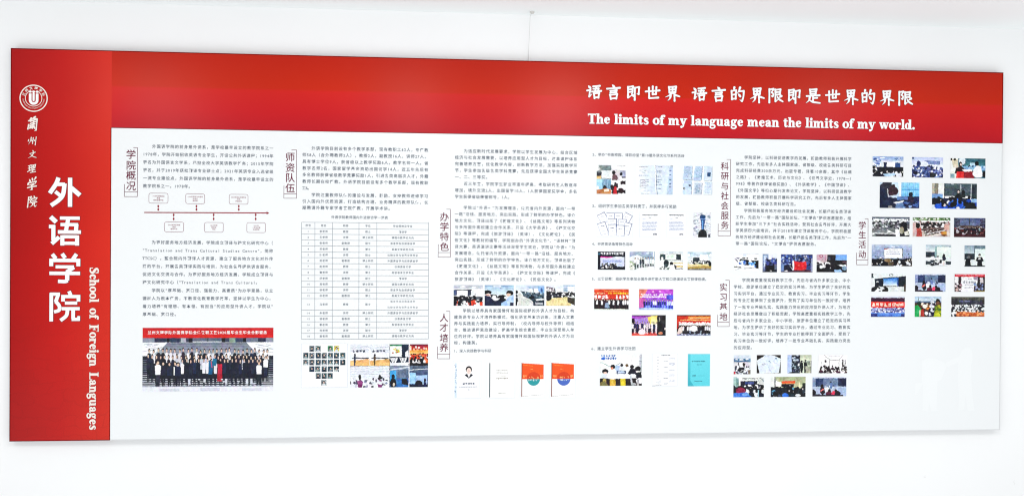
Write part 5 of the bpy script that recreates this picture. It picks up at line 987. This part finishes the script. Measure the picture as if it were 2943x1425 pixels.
def g1(P):
    P.g(0, 0, 100, 62, 'a4b4d0', '9cacd0'); P.g(0, 0, 100, 8, 'b8c8dc', 'c8d6e6'); P.r(30, 17, 77, 64, '20222c'); P.r(31, 18, 75.5, 62, 'f8f9fc'); P.p([(31, 18), (44, 18), (31, 24)], 'b83038'); P.e(53, 12, 5, 3, 'e4ecf4'); P.rows(42, 26, 66, 30, 1, '9a9cb0', .9, .5); P.rows(36, 34, 70, 38, 1, '8a90b0', .9, .5); P.rows(36, 42, 72, 47, 1, '7a84b0', .95, .6); P.e(13.5, 42, 1.2, 3, '20283c'); P.e(91, 44, 1.2, 3, '20283c'); P.r(0, 62, 100, 66, '8c9ab8'); P.speck(2, 54, 30, 68, 20, 2.5, ['e4e8f2', '40486a']); P.speck(80, 54, 100, 62, 10, 2.5, ['e4e8f2', '40486a'])
    P.r(0, 66, 100, 100, '10131e'); P.crowd(0, 66, 100, 92, 44, 6, 9, ['12141f', '0d0f18', '1c2438', 'e8ecf2', '5a4a38'], '0c0d14'); P.e(40, 72, 9, 8, '8a7448'); P.e(32, 92, 9, 12, '0c0e14')
def g2(P):
    P.g(0, 0, 100, 30, 'a9bcc8', 'dce6e8'); P.r(36, 8, 100, 62, '88a8ac'); P.g(44, 10, 99, 60, 'f2f8f6', 'dfeee6'); P.r(0, 32, 36, 58, '26323c'); P.r(0, 60, 100, 100, 'dfe6e8'); P.r(0, 76, 30, 90, '2e3a44'); P.r(78, 76, 100, 90, '2e3a44'); P.speck(20, 70, 66, 94, 24, 5, ['14181f', '3a444c', 'e8eef0', '20262c'])
    P.e(26, 50, 5, 6, '2a3038'); P.p([(18, 62), (22, 54), (34, 54), (36, 66)], 'e8ecee'); P.e(48, 54, 4, 5, '2a2a30'); P.p([(40, 66), (44, 58), (54, 58), (58, 66)], 'f2f4f4'); P.e(71, 50, 5, 8, '1c1418'); P.p([(62, 70), (65, 54), (77, 54), (80, 66), (74, 74)], '1c2030'); P.r(68, 74, 74, 96, 'e6dcd8'); P.r(0, 62, 66, 68, 'f6f8f8')
def g3(P):
    P.g(0, 0, 50, 38, '8aa0ae', 'c4d2d8'); P.r(50, 0, 100, 16, '5f7a84'); P.g(50, 16, 100, 72, 'dff0ec', 'eef8f4'); P.r(47, 0, 50, 70, '4a5c64'); P.r(0, 38, 48, 66, '232c34'); P.r(0, 66, 100, 100, 'e4eaea'); P.e(20, 58, 8, 9, '5a6468'); P.p([(4, 100), (6, 62), (28, 60), (32, 100)], '10151c'); P.e(72, 44, 6, 6, '10141a'); P.e(72, 50, 3, 3, 'e8d4c8'); P.p([(52, 72), (60, 54), (84, 54), (92, 72), (80, 78), (64, 78)], '161c22'); P.p([(60, 100), (62, 74), (84, 74), (86, 100)], '14181e'); P.e(72, 62, 6, 4, 'eef0f0'); P.r(0, 94, 100, 100, '2a3238')
def h1(P):
    P.g(0, 0, 100, 30, 'c4d2d8', 'eef2f2'); P.r(0, 0, 100, 100, 'e9eeee'); P.r(0, 0, 6, 26, '2a3440'); P.e(57, 8, 6, 6, '4a5458'); P.e(57, 8, 3.5, 3.5, 'e0e4e4'); P.p([(10, 30), (100, 14), (100, 76), (10, 72)], '151f2c'); P.g(35, 24, 76, 68, '2a74dc', 'eef6fe'); P.p([(35, 24), (76, 18), (76, 24), (35, 30)], '151f2c'); P.r(74, 22, 78, 72, '1a4a9c'); P.r(94, 18, 100, 100, '1c242c')
    P.r(0, 72, 94, 100, 'dfe6e6'); P.e(18, 46, 3, 4, 'e8ecec'); P.e(19, 60, 3, 12, '0c1014'); P.e(14, 90, 14, 20, '14161a'); P.p([(8, 100), (20, 78), (26, 90), (20, 100)], 'f4f6f6'); P.e(40, 90, 9, 18, '1a1a1a'); P.p([(22, 90), (34, 74), (38, 84), (28, 96)], 'eceeee'); P.r(94, 60, 100, 98, '4a3c34')
def h2(P):
    c3_(P)
def h3(P):
    P.r(0, 0, 100, 100, '3a2c34'); P.r(0, 0, 100, 16, 'd8283c'); P.rows(4, 5, 96, 12, 1, 'f0a0a8', .98, .6); P.r(2, 16, 12, 52, 'f2f0f2'); P.r(22, 16, 75, 66, 'f3f2f6'); P.r(62, 16, 78, 34, '9a90a0'); P.r(22, 60, 64, 100, 'f6f6fa'); P.speck(0, 50, 24, 96, 24, 6, ['c8a8a8', '1c1418', 'f0e8ea', '8a5c60']); P.speck(66, 52, 98, 96, 24, 6, ['3c4868', '181820', 'a8b0d0', '7a8cc0']); P.r(76, 16, 84, 80, '241c20'); P.r(84, 20, 94, 50, 'dcd4d8'); P.r(94, 16, 100, 100, '1c1418')
    P.rows(34, 60, 62, 64, 1, '6a6c90', .95, .7); P.rows(34, 72, 60, 82, 2, '6a6c88', .9, .5); P.r(66, 92, 100, 100, '8a7440'); P.rows(44, 26, 56, 30, 1, '4a4450', .95, .6)
def i1(P):
    P.r(0, 0, 100, 8, 'd8dcec'); P.r(0, 8, 100, 26, '3a1434'); P.g(0, 26, 100, 56, 'e83020', 'e02c24'); P.glyphs(3, 33, 97, 50, 8, 'f6d8c8'); P.r(0, 56, 100, 84, '8c90c8'); P.speck(0, 56, 100, 82, 130, 3.6, ['e8eafa', '3c3c8c', 'f8f6fc', '24285c', 'b0b8ec']); P.g(0, 80, 100, 97, '6a9cec', '4a78d8'); P.r(0, 84, 20, 100, '24347c'); P.r(88, 84, 100, 100, '2a347c'); P.r(0, 96, 100, 100, '2a2c60')
def i2(P):
    P.g(0, 0, 100, 24, 'a4c0dc', 'dfe8f0'); P.r(0, 22, 100, 30, '5a7898'); P.r(0, 30, 100, 100, '4a3428'); P.r(14, 0, 16, 40, '20303c'); P.speck(16, 36, 60, 60, 26, 6, ['e8a860', 'f4e4d0', '7a3c24', '2a1c18', 'd8843c']); P.e(38, 48, 9, 10, 'f2ecdc'); P.e(16, 34, 9, 8, '1a2c24'); P.p([(0, 48), (12, 42), (24, 62), (20, 100), (0, 100)], '1ea858'); P.p([(24, 64), (34, 60), (36, 96), (24, 96)], 'a82c24'); P.e(20, 80, 3, 16, 'dcd4b4')
    P.e(64, 34, 8, 12, 'd8dce8'); P.speck(54, 28, 76, 56, 18, 5, ['14162c', 'f0f0f6', '2a2c50']); P.p([(48, 98), (54, 56), (72, 54), (76, 96)], '1a1c40'); P.speck(50, 60, 74, 92, 10, 5, ['e4e6f0', '0e1028']); P.e(86, 24, 9, 12, '14100f'); P.e(86, 32, 6, 8, '6a4430'); P.p([(70, 98), (80, 44), (94, 40), (100, 60), (100, 98)], 'a8b428'); P.speck(76, 48, 98, 94, 14, 6, ['c8d030', '3c5c1c', '5a8424']); P.e(44, 82, 6, 9, 'f4f4f4')
def i3(P):
    P.g(0, 0, 100, 40, '4a4c42', '2c2c30'); P.r(0, 8, 20, 50, '26242c'); P.p([(24, 12), (60, 18), (92, 18), (96, 44), (24, 40)], '3a3a48'); P.r(24, 18, 56, 26, '6a6c8c'); P.speck(0, 4, 100, 20, 20, 4, ['5a5c50', '3a3c34']); P.r(0, 42, 100, 78, '1c2026'); P.speck(0, 42, 100, 76, 150, 4.5, ['f2f4f4', '12161c', '2a343c', 'ffffff', '1a2228', 'dfe6e8']); P.p([(14, 78), (50, 76), (100, 80), (100, 98), (14, 98)], 'c8642c'); P.speck(12, 76, 98, 96, 40, 5, ['e88448', '8a3818', 'f0a468', 'b8502c']); P.speck(0, 76, 14, 98, 8, 6, ['f4f4f4', '20242c']); P.r(0, 97, 100, 100, '1c1c1c')
print_at(2507.8, 449.6, 2595.9, 508.3, d1, 'blue toned photo of a full classroom before a white screen')
print_at(2621.1, 451.7, 2709.9, 511.1, d2, 'pale blue photo of a crowded room from above')
print_at(2731.8, 454.8, 2831.6, 513.1, d3, 'photo of a person in white at a table with a red cloth')
print_at(2528.5, 523.9, 2641.6, 598.9, e1, 'photo of seated people beside a bright blue curtain')
print_at(2678.9, 526.8, 2806.9, 600.9, e2, 'photo of students in bright blue tops facing two speakers')
print_at(2506.4, 623.2, 2613.7, 679.8, f1, 'grey photo of a crowd round long tables outdoors')
print_at(2623.3, 624.9, 2730.8, 680.7, f2, 'photo of people at an outdoor table, one in red')
print_at(2741.9, 626.1, 2831.6, 681.9, f3, 'dark photo of people in an auditorium')
print_at(2505.4, 702.4, 2620.9, 764.9, g1, 'photo of an audience before a large white slide')
print_at(2660.8, 703.6, 2733, 765.4, g2, 'photo of three people in front of a pale green screen')
print_at(2772, 705.3, 2831.2, 766.1, g3, 'photo of two dark clad speakers by a screen')
print_at(2504.5, 785.8, 2603.1, 837.6, h1, 'photo of a blue slide on a dark wall')
print_at(2629.8, 786.3, 2717.1, 837.8, h2, 'photo of students in front of a dark blackboard')
o = print_at(2743.6, 787.5, 2830, 838, h3, 'photo of a white drama poster under a red strip')
a, b_ = B(2766.5, 809), B(2806, 809); tx = Text(0.0009); tx.row('drama', a[0], b_[0], a[1], .018, .02); tx.out('poster_word', M_INK, o)
print_at(2503.3, 851.3, 2599.7, 910.2, i1, 'photo of a hall with a wide red banner')
print_at(2629.1, 851.8, 2704.9, 910.2, i2, 'photo of people in green, dark blue and yellow')
print_at(2734, 852.7, 2829, 909.5, i3, 'dark photo of a large audience with orange seats in front')
